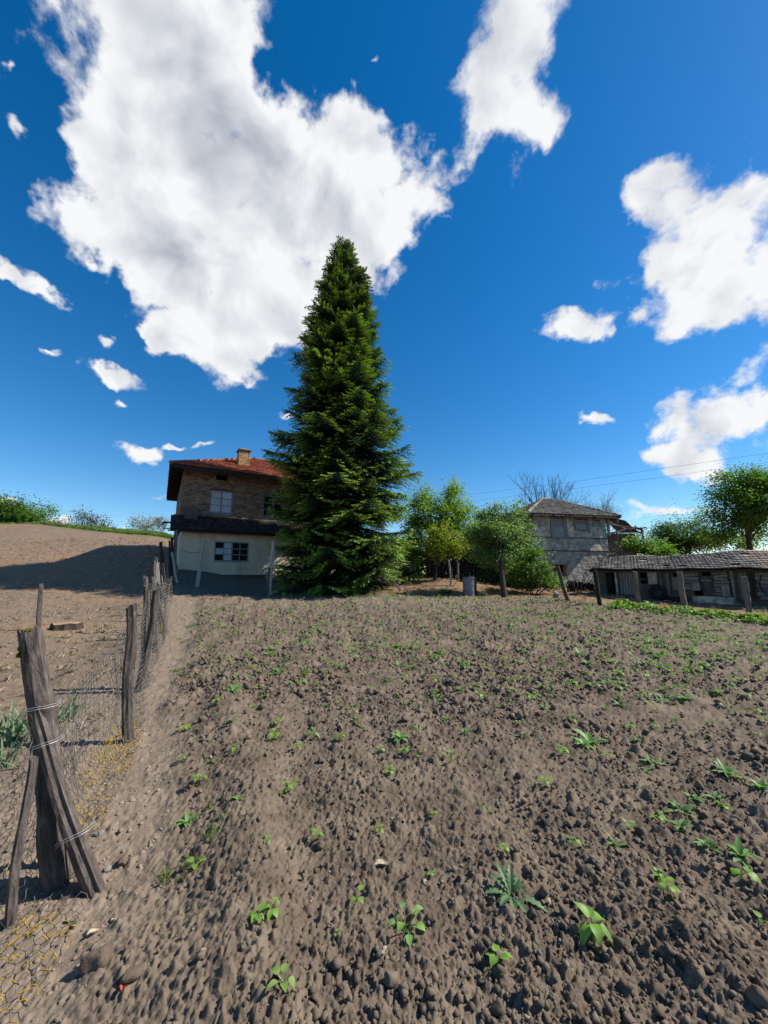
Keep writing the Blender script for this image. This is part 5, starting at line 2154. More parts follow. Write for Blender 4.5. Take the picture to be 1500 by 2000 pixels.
# a paler half-round piece nailed along the big post
sl_, _, _ = px_post('split_rail', FENCE, 76, 1240, 120, 1690, 14, 5, mat=M['grey_wood'], label='pale split piece along the thick post', taper=1.1)
V, T = ico(2)
mb = MB()
V, T = ico(1)
for i in range(13):
    a, dz = random.uniform(2.2, 5.2), random.random() ** 1.6 * .16
    c = big1 + Vector((.042 * math.cos(a) + .05 * dz, .042 * math.sin(a), -.01 - dz))
    if i < 9:
        c = big1 + Vector((random.uniform(-.04, .02), random.uniform(-.04, .03), -.012))
    r = random.uniform(.010, .022)
    mb.add([c + Vector(v) * r * random.uniform(.8, 1.2) for v in V], [tuple(t) for t in T])
tag(mb.build('moss', M['moss'], FENCE), kind='stuff')
br, br0, br1 = px_post('brace', FENCE, 68, 1392, 186, 1744, 36, 8, mat=M['old_wood'], label='split board leaning against the thick post', taper=.75, flat=.8, ragged=.06, sink=.05)
br2, _, _ = px_post('brace', FENCE, 66, 1402, 178, 1728, 15, 18, mat=M['old_wood'], taper=.8, flat=.8, ragged=.05, sink=.04)
b3, _, _ = px_post('brace', FENCE, 62, 1470, 20, 1808, 26, 10, mat=M['old_wood'], label='dark prop leaning on the near side of the thick post', taper=.8, flat=.6)
px_post('fence_post', FENCE, 256, 1182, 248, 1450, 17, 21, label='thin dark post with pointed foot', sink=.02, taper=1.05)
px_post('fence_post', FENCE, 288, 1143, 280, 1345, 11, 22)
px_post('fence_post', FENCE, 308, 1152, 272, 1352, 13, 23, label='dark post leaning to the right', taper=.9)
px_post('fence_post', FENCE, 305, 1168, 320, 1236, 12, 24, label='short post leaning to the left')
px_post('fence_post', FENCE, 298, 1190, 299, 1275, 6, 25)
px_post('fence_post', FENCE, 283, 1128, 290, 1172, 9, 26, Y=9.5)
px_post('fence_post', FENCE, 296, 1140, 304, 1212, 10, 27, Y=8.6)


def hex_wire():
    """hexagonal mesh from the near left out to the far posts; the hem flares out on the ground"""
    # fence run: distance s along the line, height t
    line = [(-1.66, .75), (-1.80, 1.45), (-1.90, 2.36), (-2.20, 3.1), (-2.57, 4.05), (-3.28, 5.5), (-4.96, 9.1)]
    tops = [1.00, 1.02, .93, 1.02, 1.10, 1.22, 1.15]
    cum = [0]
    for a, b in zip(line, line[1:]):
        cum.append(cum[-1] + math.hypot(b[0] - a[0], b[1] - a[1]))
    lx, ly = [p[0] for p in line], [p[1] for p in line]

    def P(s, t):
        x, y = np.interp(s, cum, lx), np.interp(s, cum, ly)
        tp = np.interp(s, cum, tops)
        flare = np.interp(y, [.7, 1.3, 2.0, 2.5, 4, 5.5, 9], [.62, .62, .5, .30, .26, .12, .05])
        g = float(H(np.array([x]), np.array([y]))[0]) + .015
        # arc length t: the first 'flare' lies outwards on the ground, then the mesh rises
        k = max(0.0, 1 - t / (flare + .12))
        sag = .035 * math.sin(s * 4.1 + t * 3) + .02 * math.sin(s * 9 + 1.7)
        x2 = x + flare * k ** 1.3 + sag * (1 - k)
        z = g + max(0.0, t - flare * .75) * (1 - .0) * (tp / 1.0) * (1 - .35 * k)
        if k > .5:
            z += .02 * abs(math.sin(s * 13 + t * 21))
        return Vector((x2, y + .03 * math.sin(t * 9 + s * 5), z))
    cw = .056
    segs, hem = [], []
    S, ns = cum[-1], int(cum[-1] / cw)
    hh = cw * .95
    nt = int(1.12 / (hh * .75 * 1.155))
    rng2 = random.Random(5)
    jit = {}

    def node(s, t):
        key = (round(s, 4), round(t, 4))
        if key not in jit:
            jit[key] = P(s + rng2.gauss(0, .004), t + rng2.gauss(0, .004))
        return jit[key]
    R_ = cw / math.sqrt(3)
    for j in range(nt):
        for i in range(ns):
            cx = i * cw + (cw / 2 if j % 2 else 0)
            cz = j * R_ * 1.5
            a = [(cx, cz + R_), (cx + cw / 2, cz + R_ / 2), (cx + cw / 2, cz - R_ / 2), (cx, cz - R_)]
            if cz - R_ < -.02:
                continue
            for q in range(3):
                segs.append((a[q], a[q + 1], cz, cx, q))
    wires, yellow, near = MB(), [], MB()
    for (a, b, cz, cx, q3) in segs:
        p, q = node(*a), node(*b)
        if (p - q).length > .25:
            continue
        d = max(1.0, p.y)
        rad = .0011 + .0002 * d
        yl = (cz < (.62 if p.y < 2.1 else .42) and fbm(np.array([cx * 1.6]), np.array([cz * 2.0]), 3, 8)[0] > (-.20 if p.y < 2.1 else (-.12 if 2.7 < p.y < 4.3 else .25)))
        if yl and rng2.random() < (.8 if q3 == 1 else .3):
            m1 = p.lerp(q, .3) + Vector((rng2.gauss(0, .003), rng2.gauss(0, .003), .003))
            m2 = p.lerp(q, .7) + Vector((rng2.gauss(0, .003), rng2.gauss(0, .003), .003))
            yellow.append((p, m1, m2, q, rad * 1.6))
        else:
            wires.tube([p, q], rad, 3, False)
    wires.build('wire_mesh', M['wire'], FENCE)
    ym = MB()
    for (p, m1, m2, q, r_) in yellow:
        ym.tube([p, m1, m2, q], [r_ * random.uniform(.4, 1.3) for _ in range(4)], 4)
    o = ym.build('yellow_hem', M['yellow'], FENCE)
    o['label'] = 'peeling yellow coating on the lowest rows of the wire mesh'
    o['kind'] = 'stuff'
    # straining wire along the top and middle
    for t in (1.0,):
        mb = MB()
        mb.tube([P(s, t) + Vector((0, 0, .01)) for s in np.linspace(0, S, 60)], .0022, 4)
        mb.build('strand', M['wire'], FENCE)


hex_wire()


def tie(a, b, f, r, loose=0.0):
    """a wire wound round two pieces"""
    c = Vector(a).lerp(Vector(b), f)
    d = (Vector(b) - Vector(a)).normalized()
    e1 = d.orthogonal().normalized()
    e2 = d.cross(e1)
    mb = MB()
    pts = []
    for i in range(30):
        q = 2 * PI * i / 14
        pts.append(c + (e1 * math.cos(q) + e2 * math.sin(q)) * r + d * (.012 * i / 14 + .01 * math.sin(q * 2)))
    if loose:
        pts += [pts[-1] + Vector((.05, -.02, .02)), pts[-1] + Vector((.10, -.02, -.02))]
    mb.tube(pts, .0012, 4)
    mb.build('tie_wire', M['new_wire'], FENCE)


tie(br0, br1, .30, .085)
tie(br0, br1, .80, .075, 1)
tie(big0, big1, .66, .092)

# ------------------------------------------------------------------ broken plank fence by the house corner
PF = empty('plank_fence', (0, 0, 0), 0, 'row of crooked dark broken planks beside the left corner of the brick house', 'fence')
for k, (xt, yt, xb, yb, w, Y, mt) in enumerate((
        (314, 1059, 324, 1146, 8, 17.0, 'dark_wood'), (326, 1079, 328, 1146, 5, 16.5, 'grey_wood'), (305, 1088, 311, 1150, 6, 14.5, 'grey_wood'),
        (302, 1095, 306, 1152, 5, 14.0, 'old_wood'), (297, 1106, 303, 1156, 9, 12.5, 'old_wood'), (308, 1100, 308, 1152, 7, 13.2, 'grey_wood'),
        (316, 1126, 319, 1158, 5, 13.0, 'grey_wood'), (312, 1142, 316, 1162, 7, 12.2, 'old_wood'), (283, 1124, 292, 1178, 6, 11.0, 'old_wood'),
        (331, 1056, 332, 1140, 6, 18.5, 'dark_wood'), (337, 1050, 334, 1138, 6, 19.0, 'dark_wood'), (341, 1042, 339, 1136, 6, 19.4, 'old_wood'),
        (335, 1078, 344, 1128, 4, 18.4, 'white_post'), (330, 1070, 338, 1140, 5, 18.0, 'dark_wood'), (345, 1035, 341, 1130, 5, 19.6, 'grey_wood'),
        (301, 1128, 302, 1165, 12, 11.8, 'old_wood'), (318, 1100, 322, 1150, 9, 15.5, 'old_wood'))):
    c = at_y(xb, yb, Y)
    px_post('plank', PF, xt, yt, xb, yb, w, 50 + k, M[mt], Y=Y, sink=.25, taper=.85, flat=.35, ragged=.08, sides=8)
rg = MB()
pt = at_y(336, 1082, 18.2)
V, T = ico(1)
rg.add([pt + Vector((v[0] * .05, v[1] * .04, v[2] * .07)) for v in V], [tuple(t) for t in T])
tag(rg.build('white_rag', M['rag']), 'white rag hung on the dark planks by the house corner', 'rag')

# white posts before the house, wire from the house corner
for k, (xt, yt, xb, yb, w, lb) in enumerate(((399, 1049, 385, 1149, 7.5, 'pale leaning post before the house wall left of the lower window'),
                                            (534, 1057, 526, 1151, 7.5, 'pale post standing before the house wall beside the fir'))):
    o, p0, p1 = px_post('pale_post', None, xt, yt, xb, yb, w, 70 + k, M['white_post'], Y=18.4 - 1.0 * k, sink=.3, taper=.85, ragged=.02)
    tag(o, lb, 'post', 'pale posts before the brick house')
    if k == 0:
        hw = HOUSE.p(.05, -.02, at_y(352, 1073, 20.4).z)
        wi = MB()
        a = p0.lerp(p1, .72)
        wi.tube([a.lerp(hw, t) + Vector((0, 0, -.12 * math.sin(t * PI))) for t in np.linspace(0, 1, 9)], .014, 4)
        tag(wi.build('hanging_wire', M['cable']), 'dark wire hanging from the house corner to the pale leaning post', 'wire')
    else:
        o2, _, _ = px_post('post_stay', o, xt - 8, yt + 52, xb - 3, yb + 2, 4, 75, M['old_wood'], Y=17.3, sink=.2)
        o2.matrix_basis = o.matrix_basis.inverted() @ o2.matrix_basis

# posts along the right end of the field
for k, (xt, yt, xb, yb, w, mt, lb) in enumerate((
        (1088, 1106, 1110, 1178, 8, 'old_wood', 'brown wooden post leaning left by the leafy shrub'),
        (1161, 1113, 1173, 1186, 8, 'dark_wood', 'dark thin wooden post at the left end of the shed'),
        (1239, 1116, 1248, 1181, 9.5, 'concrete', 'grey concrete post before the shed left of the tyres'),
        (1326, 1116, 1339, 1190, 10, 'concrete', 'grey concrete post before the middle of the shed'),
        (1453, 1126, 1466, 1205, 10, 'concrete', 'mossy concrete post nearest the right edge of the field'))):
    o, p0, p1 = px_post('field_post', None, xt, yt, xb, yb, w, 80 + k, M[mt], sink=.2, taper=.9, ragged=.02, flat=.9)
    tag(o, lb, 'post', 'posts along the far right edge of the field')
# thin stake and tree stump behind the wire
o, _, _ = px_post('thin_stake', None, 79, 1140, 76, 1232, 8, 90, M['old_wood'], sink=.2, taper=.9, sides=8)
tag(o, 'thin reddish wooden stake standing behind the thick fence post', 'stake')


def stump(px, py, r, h, label):
    p = gpx(px, py)
    mb = MB()
    n = 18
    rr = [r * random.uniform(.85, 1.15) for _ in range(n)]
    P = []
    for (z, s) in ((-.1, 1.12), (h * .6, 1.0), (h, .97)):
        P += [(rr[k] * s * math.cos(2 * PI * k / n), rr[k] * s * math.sin(2 * PI * k / n), z + (.015 * math.sin(k * 1.3) if z > 0 else 0)) for k in range(n)]
    mb.add(P, [(j * n + k, j * n + (k + 1) % n, (j + 1) * n + (k + 1) % n, (j + 1) * n + k) for j in range(2) for k in range(n)])
    root = empty('tree_stump', p, 0, label, 'stump')
    mb.build('bark_ring', M['bark'], root)
    m2 = MB()
    m2.add([(P[2 * n + k][0], P[2 * n + k][1], P[2 * n + k][2] + .001) for k in range(n)], [tuple(range(n))])
    m2.build('cut_face', M['cut_wood'], root)


stump(130, 1227, .30, .12, 'low sawn tree stump with pale cut face behind the wire fence')


def chunk(name, px, py, size, mat, label, cat, seed, squash=.8, lift=.5):
    p = gpx(px, py)
    V, T = lump(3, seed, .10)
    n = fbm(V[:, 0] * 3 + seed, V[:, 1] * 3 + V[:, 2] * 2, 4, seed)
    V = V * (1 + .5 * n[:, None])
    me = mesh_np(name, V * np.array([size, size * .85, size * squash]), T=T, mat=mat, smooth=False)
    o = link(name, me)
    o.location = (p.x, p.y, G(p.x, p.y) + size * squash * lift)
    o.rotation_euler = (0, 0, seed)
    return tag(o, label, cat)


chunk('earth_clod', 184, 1912, .055, M['clod_big'], 'single large round earth clod on the path near the fence', 'clod', 3)
chunk('earth_clod', 262, 1945, .045, M['clod_big'], 'flat pale earth clod right of the large round one', 'clod', 4, .5)
chunk('earth_clod', 240, 1690, .04, M['clod_big'], 'small brown clod at the bed edge above the brace foot', 'clod', 5)
chunk('path_stone', 210, 1698, .03, M['stone'], 'small pale stone beside the foot of the leaning board', 'stone', 6, .6)
chunk('path_stone', 192, 1635, .035, M['stone'], 'small pale stone on the path above the leaning board', 'stone', 7, .5)
chunk('stone_block', 1086, 1172, .17, M['stone'], 'dark broken stone block at the foot of the brown leaning post', 'stone', 8, .9)
chunk('field_stone', 745, 1478, .03, M['stone'], 'pale stone lying among seedlings in mid field', 'stone', 9, .6)
chunk('field_stone', 1050, 1348, .04, M['stone'], 'whitish stone in the tilled soil right of centre', 'stone', 10, .6)


def dead_leaf(px, py, l, mat, label, rz, name='dead_leaf', cat='leaf'):
    p = Vector(gpx(px, py))
    p.z = G(p.x, p.y) + .012
    V = []
    n = 5
    for i in range(n):
        t = i / (n - 1)
        w = l * .28 * math.sin(PI * (t * .9 + .05))
        for s in (-1, 0, 1):
            V.append((l * (t - .5), w * s, .18 * l * abs(s) + .12 * l * math.sin(t * 5)))
    F = [(i * 3 + j, i * 3 + j + 1, i * 3 + j + 4, i * 3 + j + 3) for i in range(n - 1) for j in (0, 1)]
    mb = MB()
    mb.add(V, F)
    mb.add([(a, b, c - .0015) for a, b, c in V], [tuple(reversed(f)) for f in F])
    o = mb.build(name, mat)
    o.location = p
    o.rotation_euler = (0, 0, rz)
    return tag(o, label, cat)


dead_leaf(745, 1730, .075, M['dry_leaf'], 'pale curled dry leaf lying on the soil in the lower middle', .4)
dead_leaf(1078, 1800, .05, M['dry_leaf'], 'dry tan leaf scrap between thistle and big bean plant', 1.2)
dead_leaf(236, 1972, .04, M['red_leaf'], 'small red leaf on the path at the bottom edge', 1.9)
dead_leaf(180, 1836, .045, M['dry_leaf'], 'straw coloured leaf scrap on the path beside the fence hem', .9)
dead_leaf(545, 1988, .08, M['dry_leaf'], 'pale dry leaf under the bean plant at the bottom edge', 2.2)

# ------------------------------------------------------------------ odds and ends under the trees


def barrel():
    p = gpx(918, 1167)
    k = p.y / FOC
    root = empty('metal_drum', p, 0, 'bent grey sheet metal drum standing open at the field edge under the trees', 'drum')
    R_, h = 13 * k, 38 * k
    mb, inn = MB(), MB()
    n = 22
    for bld, rr in ((mb, R_), (inn, R_ - .012)):
        P = []
        for (z) in (0, h * .33, h * .66, h):
            for i in range(n + 1):
                a = R(-70) + R(310) * i / n + R(60)
                q = rr * (1 + .03 * math.sin(3 * a + z * 4))
                P.append((q * math.cos(a), q * math.sin(a), z + .02 * math.sin(a * 2) * (z / h)))
        w = n + 1
        bld.add(P, [(j * w + i, j * w + i + 1, (j + 1) * w + i + 1, (j + 1) * w + i) for j in range(3) for i in range(n)])
    mb.build('outer_sheet', M['sheet_metal'], root, True)
    inn.build('inner_sheet', M['sheet_metal'], root, True)
    for z in (h * .33, h * .66, h):
        rb = MB()
        rb.tube([(R_ * 1.02 * math.cos(R(-10) + R(310) * i / 24), R_ * 1.02 * math.sin(R(-10) + R(310) * i / 24), z) for i in range(25)], .012, 5)
        rb.build('rib', M['sheet_metal'], root)


barrel()


def fern(px, py, n, l, label):
    p = gpx(px, py)
    mb = MB()
    for i in range(n):
        a = random.uniform(0, 2 * PI)
        e = random.uniform(.7, 1.35)
        L = l * random.uniform(.7, 1.1)
        prev = None
        for j in range(8):
            t = j / 7
            d = Vector((math.cos(a) * math.cos(e * (1 - .55 * t)), math.sin(a) * math.cos(e * (1 - .55 * t)), math.sin(e * (1 - .6 * t))))
            q = d * L * t
            if prev is not None:
                s = Vector((-math.sin(a), math.cos(a), 0))
                w = L * .22 * math.sin(PI * min(1, t + .05)) + .01
                for sd in (-1, 1):
                    mb.add([prev, q, q + s * sd * w - Vector((0, 0, .03)) + d * .03], [(0, 1, 2)])
            prev = q
    o = mb.build('fern', M['leaf_light'])
    o.location = p
    return tag(o, label, 'plant')


fern(871, 1163, 34, .62, 'bright feathery green plant at the field edge left of the drum')
fern(932, 1172, 12, .28, 'small green weed at the foot of the metal drum')
fern(965, 1155, 22, .42, 'green weed tuft between drum and plum tree')

# leaning sticks and stakes in the shade of the trees
for k, (xt, yt, xb, yb, w, Y, mt, lb) in enumerate((
        (877, 1093, 882, 1152, 5.5, 19.5, 'white_post', 'pale straight stake under the yellow green tree'),
        (894, 1096, 895, 1140, 4, 20.5, 'grey_wood', 'thin grey stake right of the pale straight one'),
        (806, 1098, 797, 1140, 5, 21.0, 'grey_wood', 'forked grey stick left of the leaning fruit tree trunk'),
        (811, 1098, 808, 1138, 4, 21.0, 'grey_wood', 'short grey stick crossing the forked one'),
        (977, 1100, 979, 1148, 4, 20.0, 'old_wood', 'brown stake behind the plum tree trunk'),
        (912, 1100, 913, 1145, 4, 22.0, 'dark_wood', 'dark stake in the shade behind the drum'),
        (760, 1122, 778, 1149, 4.5, 18.6, 'old_wood', 'brown pole leaning at the right foot of the fir'),
        (727, 1128, 745, 1147, 4.0, 18.6, 'dark_wood', 'short dark pole leaning at the foot of the fir'))):
    o, _, _ = px_post('stake', None, xt, yt, xb, yb, w, 120 + k, M[mt], Y=Y, sink=.15, taper=.8, sides=7, ragged=.03)
    tag(o, lb, 'stake', 'sticks and stakes under the trees')
# heap of boards under the fir
bh = empty('board_heap', at_y(745, 1133, 19.4), 0, 'small heap of old boards and a pale sheet at the right foot of the fir', 'board heap')
for k in range(5):
    mb = MB()
    mb.box((random.uniform(-.5, .5), random.uniform(-.3, .3), -.12 + .05 * k), (1.1, .16, .03), Matrix.Rotation(random.uniform(-.6, .6), 3, 'Z') @ Matrix.Rotation(random.uniform(-.12, .12), 3, 'Y'), .01)
    mb.build('board', M['grey_wood'], bh)
mb = MB()
mb.box((.05, .2, .2), (.6, .03, .5), Matrix.Rotation(-.4, 3, 'X'), .01)
mb.build('sheet', M['stone'], bh)
mb = MB()
mb.box((-.45, .35, .42), (.5, .05, .35), Matrix.Rotation(.1, 3, 'Y'), .01)
mb.build('rusty_panel', M['cut_wood'], bh)

# dark board fence in the shade behind the trees: each board a part
sf = empty('board_fence', (0, 0, 0), 0, 'tall dark board fence in deep shade behind stakes and plum tree', 'fence')
x0, x1 = at_y(835, 1100, 23.4).x, at_y(1030, 1100, 22.4).x
n = 30
for k in range(n):
    t = k / (n - 1)
    x = x0 + (x1 - x0) * t
    Y = 23.4 - 1.0 * t
    g = H1(x, Y)
    mb = MB()
    hh = random.uniform(1.35, 1.7)
    mb.box((x, Y + random.uniform(-.02, .02), g + hh / 2 - .1), ((x1 - x0) / n - .012, .03, hh), Matrix.Rotation(random.uniform(-.03, .03), 3, 'Y'), .008)
    mb.build('board', M['dark_wood'], sf)

# low black picket fence before the plaster house
pk = empty('picket_fence', (0, 0, 0), 0, 'low black weathered picket fence below the grey plaster house', 'fence')
for k in range(15):
    px = 1108 + k * 3.6
    Y = 19.4 + .02 * k
    top = at_y(px, 1134 + .45 * k + random.uniform(-1.5, 1.5), Y)
    g = H1(top.x, Y)
    mb = MB()
    h = top.z - g + .1
    mb.box((top.x, Y + random.uniform(-.03, .03), g + h / 2 - .1), (.078, .025, h), Matrix.Rotation(random.gauss(.03, .06), 3, 'Y'), .006)
    mb.build('picket', M['black'] if k % 3 else M['dark_wood'], pk)
a, b = at_y(1106, 1146, 19.45), at_y(1162, 1153, 19.7)
mb = MB()
mb.tube([a, b], .03, 4)
mb.build('rail', M['dark_wood'], pk)
mb = MB()
for i in range(22):
    c = gpx(1152 + random.gauss(0, 9), 1160 + random.gauss(0, 1.5))
    d = Vector((random.gauss(0, 1), random.gauss(0, 1), random.uniform(.1, .7))).normalized()
    mb.tube([c, c + d * random.uniform(.15, .45)], [.014, .006], 3, False)
tag(mb.build('twig_heap', M['bark']), 'little heap of dark twigs on dry ground before the picket fence', 'twigs', kind='stuff')

# power lines crossing the sky on the right
for k, (pts, lb) in enumerate((([(860, 972), (920, 965), (1100, 944), (1300, 914), (1500, 885), (1700, 850)], 'upper of the two thin power lines across the sky'),
                               ([(860, 987), (925, 978), (1100, 957), (1300, 931), (1500, 903), (1700, 872)], 'lower of the two thin power lines across the sky'))):
    mb = MB()
    ys = [62, 60, 52, 45, 39, 34]
    mb.tube([at_y(x, y, Y) for (x, y), Y in zip(pts, ys)], .014, 4)
    tag(mb.build('power_line', M['cable']), lb, 'power line', 'power lines')

# ------------------------------------------------------------------ plants


def leaf_strip(mb, base, az, el, L, W, droop=.8, heart=False, seg=5, fold=.25, serr=0.0, curl=0.0):
    """a leaf of several quads with midrib fold, bending down along its length"""
    p = Vector(base)
    b0 = len(mb.v)
    side = Vector((-math.sin(az), math.cos(az), 0))
    for i in range(seg + 1):
        t = i / seg
        e = el - droop * t
        d = Vector((math.cos(az) * math.cos(e), math.sin(az) * math.cos(e), math.sin(e)))
        up = side.cross(d) * -1
        if up.z < 0:
            up = -up
        if i:
            p = p + d * (L / seg)
        if heart:
            w = W * (math.sin(PI * min(1, (t * .93 + .04)) ** .62)) if t < 1 else 0
        else:
            w = W * math.sin(PI * min(1, t * .92 + .08)) ** .8
        if serr and 0 < i < seg:
            w *= (1.0 + serr * (1 if i % 2 else -1))
        w = max(w, .0012)
        mb.v.append(tuple(p + side * w + up * w * fold))
        mb.v.append(tuple(p))
        mb.v.append(tuple(p - side * w + up * w * fold))
    for i in range(seg):
        a = b0 + i * 3
        mb.f += [(a, a + 1, a + 4, a + 3), (a + 1, a + 2, a + 5, a + 4)]


def bean(seed, big=False):
    """bean seedling: stalk, a pair of broad heart leaves, sometimes a younger pair; unit size about 0.12 m"""
    r = random.Random(seed)
    st, leaves = MB(), []
    h = r.uniform(.05, .085)
    st.tube([(0, 0, -.03), (.006, 0, h * .6), (.0, .004, h)], [.004, .0035, .003], 5)
    a0 = r.uniform(0, 2 * PI)
    n = r.choice((3, 4, 5, 6)) if not big else 7
    for k in range(n):
        az = a0 + k * (PI if n == 2 else 2 * PI / n) + r.uniform(-.35, .35)
        el = r.uniform(-.1, .75)
        pl = r.uniform(.012, .035)
        s = Vector((0, 0, h - .012 * (k // 2)))
        q = s + Vector((math.cos(az), math.sin(az), .6)) * pl
        st.tube([s, q], [.0025, .0018], 4, False)
        lf = MB()
        leaf_strip(lf, q, az, el, r.uniform(.04, .078), r.uniform(.017, .03), r.uniform(.5, 1.5), True)
        leaves.append(lf)
    return st, leaves


def weed(seed, n=9, L=.09, W=.011, serr=.0, el=(.25, 1.0), mb=None):
    r = random.Random(seed)
    mb = mb or MB()
    for k in range(n):
        az = 2 * PI * k / n + r.uniform(-.4, .4)
        leaf_strip(mb, (0, 0, 0), az, r.uniform(*el), L * r.uniform(.6, 1.15), W * r.uniform(.8, 1.25), r.uniform(.4, 1.3), False, 6 if not serr else 10, .3, serr)
    return mb


def mesh_of(mb, name, mat):
    me = bpy.data.meshes.new(name)
    me.from_pydata(mb.v, [], mb.f)
    me.update()
    me.polygons.foreach_set('use_smooth', np.ones(len(me.polygons), dtype=bool))
    me.materials.append(mat)
    return me


def joined(st, leaves):
    mb = MB()
    for q in [st] + leaves:
        mb.add(q.v, q.f)
    return mb


BEAN_ME = [mesh_of(joined(*bean(400 + i)), 'bean_seedling', M['bean'] if i % 3 else M['bean_pale']) for i in range(9)]
WEED_ME = [mesh_of(weed(500 + i, random.choice((6, 8, 10, 12)), random.uniform(.07, .11), random.uniform(.008, .016)), 'weed', M['weed']) for i in range(8)]
GS_BEAN = 'bean seedlings scattered over the tilled field'
GS_WEED = 'narrow leaved weeds scattered over the tilled field'
placed = []


def put(me, name, label, cat, group, p, size, rz):
    o = link(name, me)
    o.location = p
    o.rotation_euler = (random.gauss(0, .08), random.gauss(0, .08), rz)
    o.scale = (size, size, size)
    tag(o, label, cat, group)
    placed.append((p[0], p[1]))
    return o


def ground_pt(px, py):
    p = gpx(px, py, .04)
    return Vector((p.x, p.y, G(p.x, p.y) - .004))


# the ones close by: stalk and leaves as parts, each its own description
def big_bean(px, py, size_px, seed, label, mat=None, big=False):
    p = ground_pt(px, py)
    root = empty('bean_plant', p, random.uniform(0, 6), label, 'seedling', GS_BEAN)
    st, lv = bean(seed, big)
    k = size_px / FOC * (p - Vector((0, 0, EYE))).length / .21
    for v in [st] + lv:
        v.v = [(a * k, b * k, c * k) for a, b, c in v.v]
    st.build('stalk', M['bean_pale'], root, True)
    for l in lv:
        l.build('leaf', mat or M['bean'], root, True)
    placed.append((p.x, p.y))


NEAR = [
    (378, 1712, 46, 1, 'bean plant at the left edge of the bed right of the leaning board'),
    (520, 1682, 30, 2, 'small upright bean plant left of the two leaved one in the lower middle'),
    (618, 1657, 40, 3, 'bean plant with several round leaves in the lower middle left of the dark clods'),
    (548, 1996, 62, 4, 'bean plant cut by the bottom edge beside a pale dry leaf'),
    (498, 1858, 50, 5, 'tall multi leaved bean plant in a shaded hollow at lower left'),
    (530, 1838, 46, 6, 'bean plant leaning over the hollow just right of the multi leaved one'),
    (698, 1796, 52, 7, 'narrow bean plant with two leaves one above the other'),
    (660, 1846, 26, 8, 'tiny single leaf bean sprout below the narrow two leaved plant'),
    (985, 1690, 34, 9, 'bean plant with one pale round leaf above the thistle'),
    (975, 1905, 52, 10, 'bean plant with a folded pale leaf below the thistle'),
    (1120, 1664, 40, 11, 'bean plant with a flat shiny leaf on the right half'),
    (1308, 1768, 50, 13, 'bean plant with two glossy round leaves left of the right edge'),
    (1290, 1730, 34, 14, 'thin trailing bean plant above the glossy leaved one'),
    (1452, 1735, 56, 15, 'broad leaved bean plant near the right edge'),
    (1494, 1812, 34, 16, 'bean plant cut by the right edge of the picture'),
    (1066, 1552, 42, 17, 'upright pale bean plant in the middle of the right half'),
    (842, 1720, 24, 18, 'small bean sprout above the dry leaf in the lower middle'),
    (846, 1602, 28, 19, 'bean sprout with one shiny leaf in mid field'),
    (1230, 1626, 40, 20, 'yellowish green bean plant left of the weed tufts on the right'),
    (1286, 1606, 34, 21, 'bean plant just left of the wide weed tuft on the right'),
    (740, 1640, 30, 22, 'dark leaved bean plant right of centre among rough clods'),
]
for (px, py, s, sd_, lb) in NEAR:
    big_bean(px, py, s * .78, 600 + sd_, lb, M['bean_pale'] if sd_ % 4 == 0 else None)
# the tall drooping one and the leafy one
p = ground_pt(1160, 1852)
rt = empty('bean_plant', p, 0, 'largest bean plant with long drooping leaves at lower right', 'seedling', GS_BEAN)
st = MB()
st.tube([(0, 0, -.05), (.005, 0, .06), (0, 0, .108)], [.006, .005, .004], 6)
st.build('stalk', M['bean_pale'], rt, True)
for (az, el, l, w, dr, z) in ((2.4, .9, .10, .030, .8, .145), (.4, .35, .10, .036, 1.3, .14), (-.5, .1, .13, .034, 1.5, .12), (3.6, .0, .13, .036, 1.5, .12), (-1.6, .4, .10, .034, 1.7, .13), (1.4, .5, .09, .03, 1.0, .14)):
    lf = MB()
    leaf_strip(lf, (math.cos(az) * .012, math.sin(az) * .012, z * .72), az, el, l * .7, w * .7, dr, True, 7)
    lf.build('leaf', M['bean'], rt, True)
p = ground_pt(795, 1838)
rt = empty('leafy_seedling', p, 0, 'leafy seedling with many small stalked leaves left of the thistle', 'seedling')
for k in range(9):
    az = k * 2.399
    e = .3 + .09 * k
    l = .05 + .004 * k
    q = Vector((math.cos(az) * math.cos(e), math.sin(az) * math.cos(e), math.sin(e))) * l
    stm = MB()
    stm.tube([(0, 0, -.02), q * .5 + Vector((0, 0, .008)), q], [.003, .0025, .002], 4)
    leaf_strip(stm, q, az, e * .4, .042, .016, 1.0, True, 5)
    stm.build('leaf', M['bean'] if k % 2 else M['weed'], rt, True)
p = ground_pt(1000, 1768)
rt = empty('thistle', p, 0, 'grey green thistle rosette with jagged leaves at lower right', 'thistle')
for (az, el, l) in ((PI, .45, .15), (2.5, .8, .13), (1.9, 1.0, .15), (1.3, 1.05, .14), (.8, .8, .10), (-.45, .25, .19), (-1.2, .35, .12), (-1.75, .3, .13), (-2.4, .45, .11), (.2, .9, .09)):
    lf = MB()
    leaf_strip(lf, (math.cos(az) * .008, math.sin(az) * .008, .0), az, el, l * .88, .017, .75, False, 13, .35, .34)
    lf.build('leaf', M['thistle'], rt)
placed.append((p.x, p.y))

